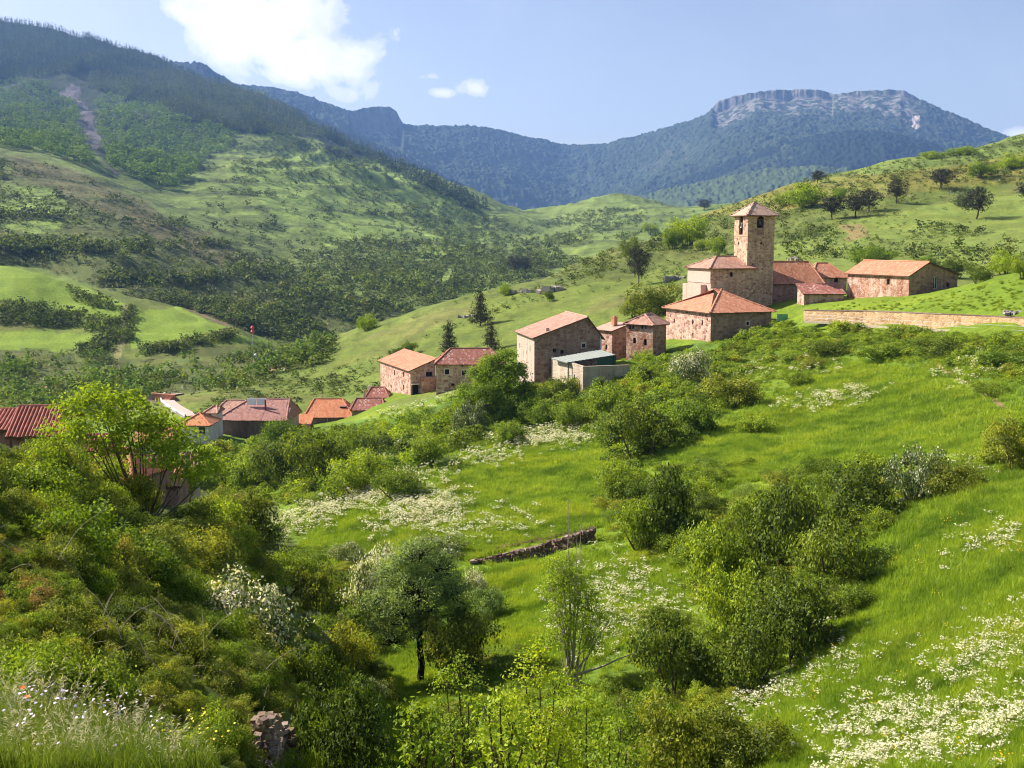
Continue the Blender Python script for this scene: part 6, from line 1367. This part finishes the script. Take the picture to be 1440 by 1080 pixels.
# mast with two warning balls and its hut
x, y, z = hit1(357, 520); d_ = math.hypot(x, y); zt = float(P(355, 458, d_)[2]) - z; t_ = empty('radio_mast', (x, y, z), 0, 'slim mast with two red balls standing in the valley behind the road', 'mast')
mb = MB(); mb.tube([(0, 0, -1), (0, 0, zt * .5), (0, 0, zt)], [.16, .12, .09], 6); mb.build('pole', K_METAL, t_)
for zz in (zt - .6, zt - 1.7):
    mb = MB(); mb.lathe([(0, -.6), (.35, -.5), (.6, 0), (.35, .5), (0, .6)], (0, 0, zz), 12); mb.build('warning_ball', K_RED, t_, smooth=True)
for zz in (4.2, 2.6): mb = MB(); mb.tube([(.2, -.1, zz), (.9, -.3, zz + .1)], [.15, .5], 10); mb.build('dish', K_WHITE, t_, smooth=True)
x, y, z = hit1(359, 519); t_ = empty('equipment_hut', (x + .3, y + 1, z), .3, 'tiny pale hut at the foot of the mast', 'hut'); mb = MB(); mb.box(-1.2, 1.2, -1, 1, -.5, 1.8); mb.build('wall', K_WHITE, t_); mb = MB(); mb.box(-1.35, 1.35, -1.15, 1.15, 1.803, 2.0); mb.build('roof', T_PINK, t_)

# ------------------------------------------------------------------ the foot of the photographer's bank: oats, grass, twigs
L_VERGE = leaf_mat('verge_grass', (.055, .105, .012), (.20, .27, .04), .4, var=.25)
def fine_tuft(seed, n_=70, r=.16, h=.26, w=.006): return tuft(seed, n_, r, h, w, .8, L_VERGE)
FT = [fine_tuft(s_) for s_ in (31, 32, 33)]
x, y, z, q = sample_poly('-60 1002 40 1005 120 1032 200 1056 290 1088 290 1092 -60 1092', 520, 800); stuff('foreground_grass', FT, x, y, z, np.random.default_rng(1).uniform(.25, .65, len(x)) * np.clip(dist(x, y) / 5, .6, 1.3), 9, 'fresh green grass at the bottom left corner', .15)
def oat(seed):
    g = np.random.default_rng(seed); P_, lv = [], []
    for _ in range(4):
        a = g.uniform(0, 6.28); le = g.uniform(.08, .2); b = g.normal(0, .04, 2); top = np.array([b[0] + le * math.cos(a), b[1] + le * math.sin(a), g.uniform(.34, .52)])
        c_ = curve((b[0], b[1], -.05), top, (0, 0, .08), g, 8, .01); P_.append((c_, np.linspace(.0022, .001, 8)))
        for k in range(12):
            p = c_[4 + k % 4] + (c_[5 + (k % 3)] - c_[4 + k % 3]) * g.random(); dr = np.array([math.cos(a), math.sin(a), .2]) + g.normal(0, .35, 3); lv.append((p, unit(dr)))
    v, f = tubes_np(P_, 3); nv = len(v); V, Fc = [], []
    for p, dr in lv:
        s = unit(np.cross(dr, [0, 0, 1])) * .004; q = nv + len(V); V += [p, p + dr * .03 + s, p + dr * .075, p + dr * .03 - s]; Fc.append((q, q + 1, q + 2, q + 3))
    v = np.concatenate([v, V]); n_ = len(f) + len(Fc); return mesh_np('wild_oats', v, np.concatenate([f, Fc]), [L_OAT], None, {'v': ('FACE', 'FLOAT', np.concatenate([np.full(len(f), .3), np.full(len(Fc), 1.)])), 'w': ('FACE', 'FLOAT', np.zeros(n_))})
L_OAT = leaf_mat('dry_oats', (.22, .26, .08), (.52, .48, .30), .4, var=.2)
x, y, z, q = sample_poly('-60 985 60 1000 140 1028 220 1052 300 1085 300 1090 -60 1090', 120, 810); stuff('wild_oats', [oat(s_) for s_ in (1, 2, 3)], x, y, z, np.random.default_rng(2).uniform(.25, .5, len(x)) * np.clip(dist(x, y) / 5, .5, 1.2), 10, 'pale nodding wild oats in the bottom left corner', .2)
def dotflower(c, name, r=.009, n_=6):
    g = np.random.default_rng(4); V, Fc = [], []
    for k in range(n_):
        x, y = g.normal(0, .05, 2); z = g.uniform(.12, .24); b = len(V)
        for q in range(5): a = q * 1.2566; V.append((x + r * math.cos(a), y + r * math.sin(a), z + g.normal(0, .002)))
        Fc.append([b + q for q in range(5)])
    return mesh_np(name, np.array(V), np.array(Fc), [plain(name, c, .6, .2, 0, .1)])
for c_, nm, n_, pl in (((.75, .62, .74), 'pink-white_petals', 22, '40 1035 200 1050 230 1085 60 1085'), ((.75, .16, .03), 'poppy_petals', 2, '10 1020 60 1030 50 1060 10 1050'), ((.78, .66, .03), 'mustard_petals', 26, '270 1045 330 1050 320 1085 260 1085')):
    x, y, z, q = sample_poly(pl, n_, 820); stuff('wildflowers', [dotflower(c_, nm, .006 if n_ > 5 else .011, 4 if n_ > 5 else 1)], x, y, z, np.ones(len(x)), 11, {22: 'tiny pink-white flowers in the corner grass', 2: 'few orange poppies in the corner grass', 26: 'yellow mustard flowers by the bottom edge'}[n_], .2)
# arching dead canes in the brambles
g = np.random.default_rng(90)
def canes(px, py, n_, seed, label, L0=(.6, 1.7)):
    L0 = (L0[0] * .45, L0[1] * .5); n_ = int(n_ * .6)
    g = np.random.default_rng(seed); x, y, z = hit1(px, py); ps = []
    for _ in range(n_):
        a = g.uniform(0, 6.28); l = g.uniform(*L0); e = np.array([math.cos(a) * l, math.sin(a) * l * .6, l * g.uniform(.35, 1.)]); s_ = g.normal(0, .6, 3) * [1, 1, .1]; p = curve(s_, s_ + e, (0, 0, .22), g, 9, .05); ps.append((p, np.linspace(.005, .0015, 9)))
    v, f = tubes_np(ps, 4); o = link('dead_canes', mesh_np('dead_canes', v, f, [B_DRY], smooth=True), None, (x, y, z), label, 'dead canes')
canes(190, 905, 34, 1, 'arching dead canes above the brambles left of the white-flowering bush', (.7, 1.9)); canes(270, 960, 26, 2, 'tangle of dry canes below the white-flowering bush'); canes(60, 860, 18, 3, 'dry canes among the brown bramble tops at the left edge'); canes(120, 920, 22, 4, 'pale dry stalks over the dark brambles near the corner grass'); canes(330, 1010, 14, 5, 'pale dry twigs above the ruined wall stub', (.4, 1.)); canes(10, 800, 12, 6, 'bent dry cane at the left edge of the thicket')
e = drystone
x, y, z = hit1(770, 772); g = np.random.default_rng(5); ps = []
for _ in range(120):
    t = g.random(); q = np.array(hit1(700 + 130 * t, 786 - 26 * t)) - [x, y, z]; a = g.uniform(0, 6.28); l = g.uniform(.3, .9); ps.append((curve(q + [0, .2, .7], q + [math.cos(a) * l, .2 + math.sin(a) * l, .7 + l * g.uniform(-.2, .6)], (0, 0, .2), g, 6, .08), np.linspace(.012, .004, 6)))
v, f = tubes_np(ps, 3); link('dead_brambles', mesh_np('dead_brambles', v, f, [plain('reddish_twigs', (.22, .12, .10), .9, .1)], smooth=True), None, (x, y, z), 'reddish leafless brambles on top of the dry stone terrace wall', 'dead brambles')
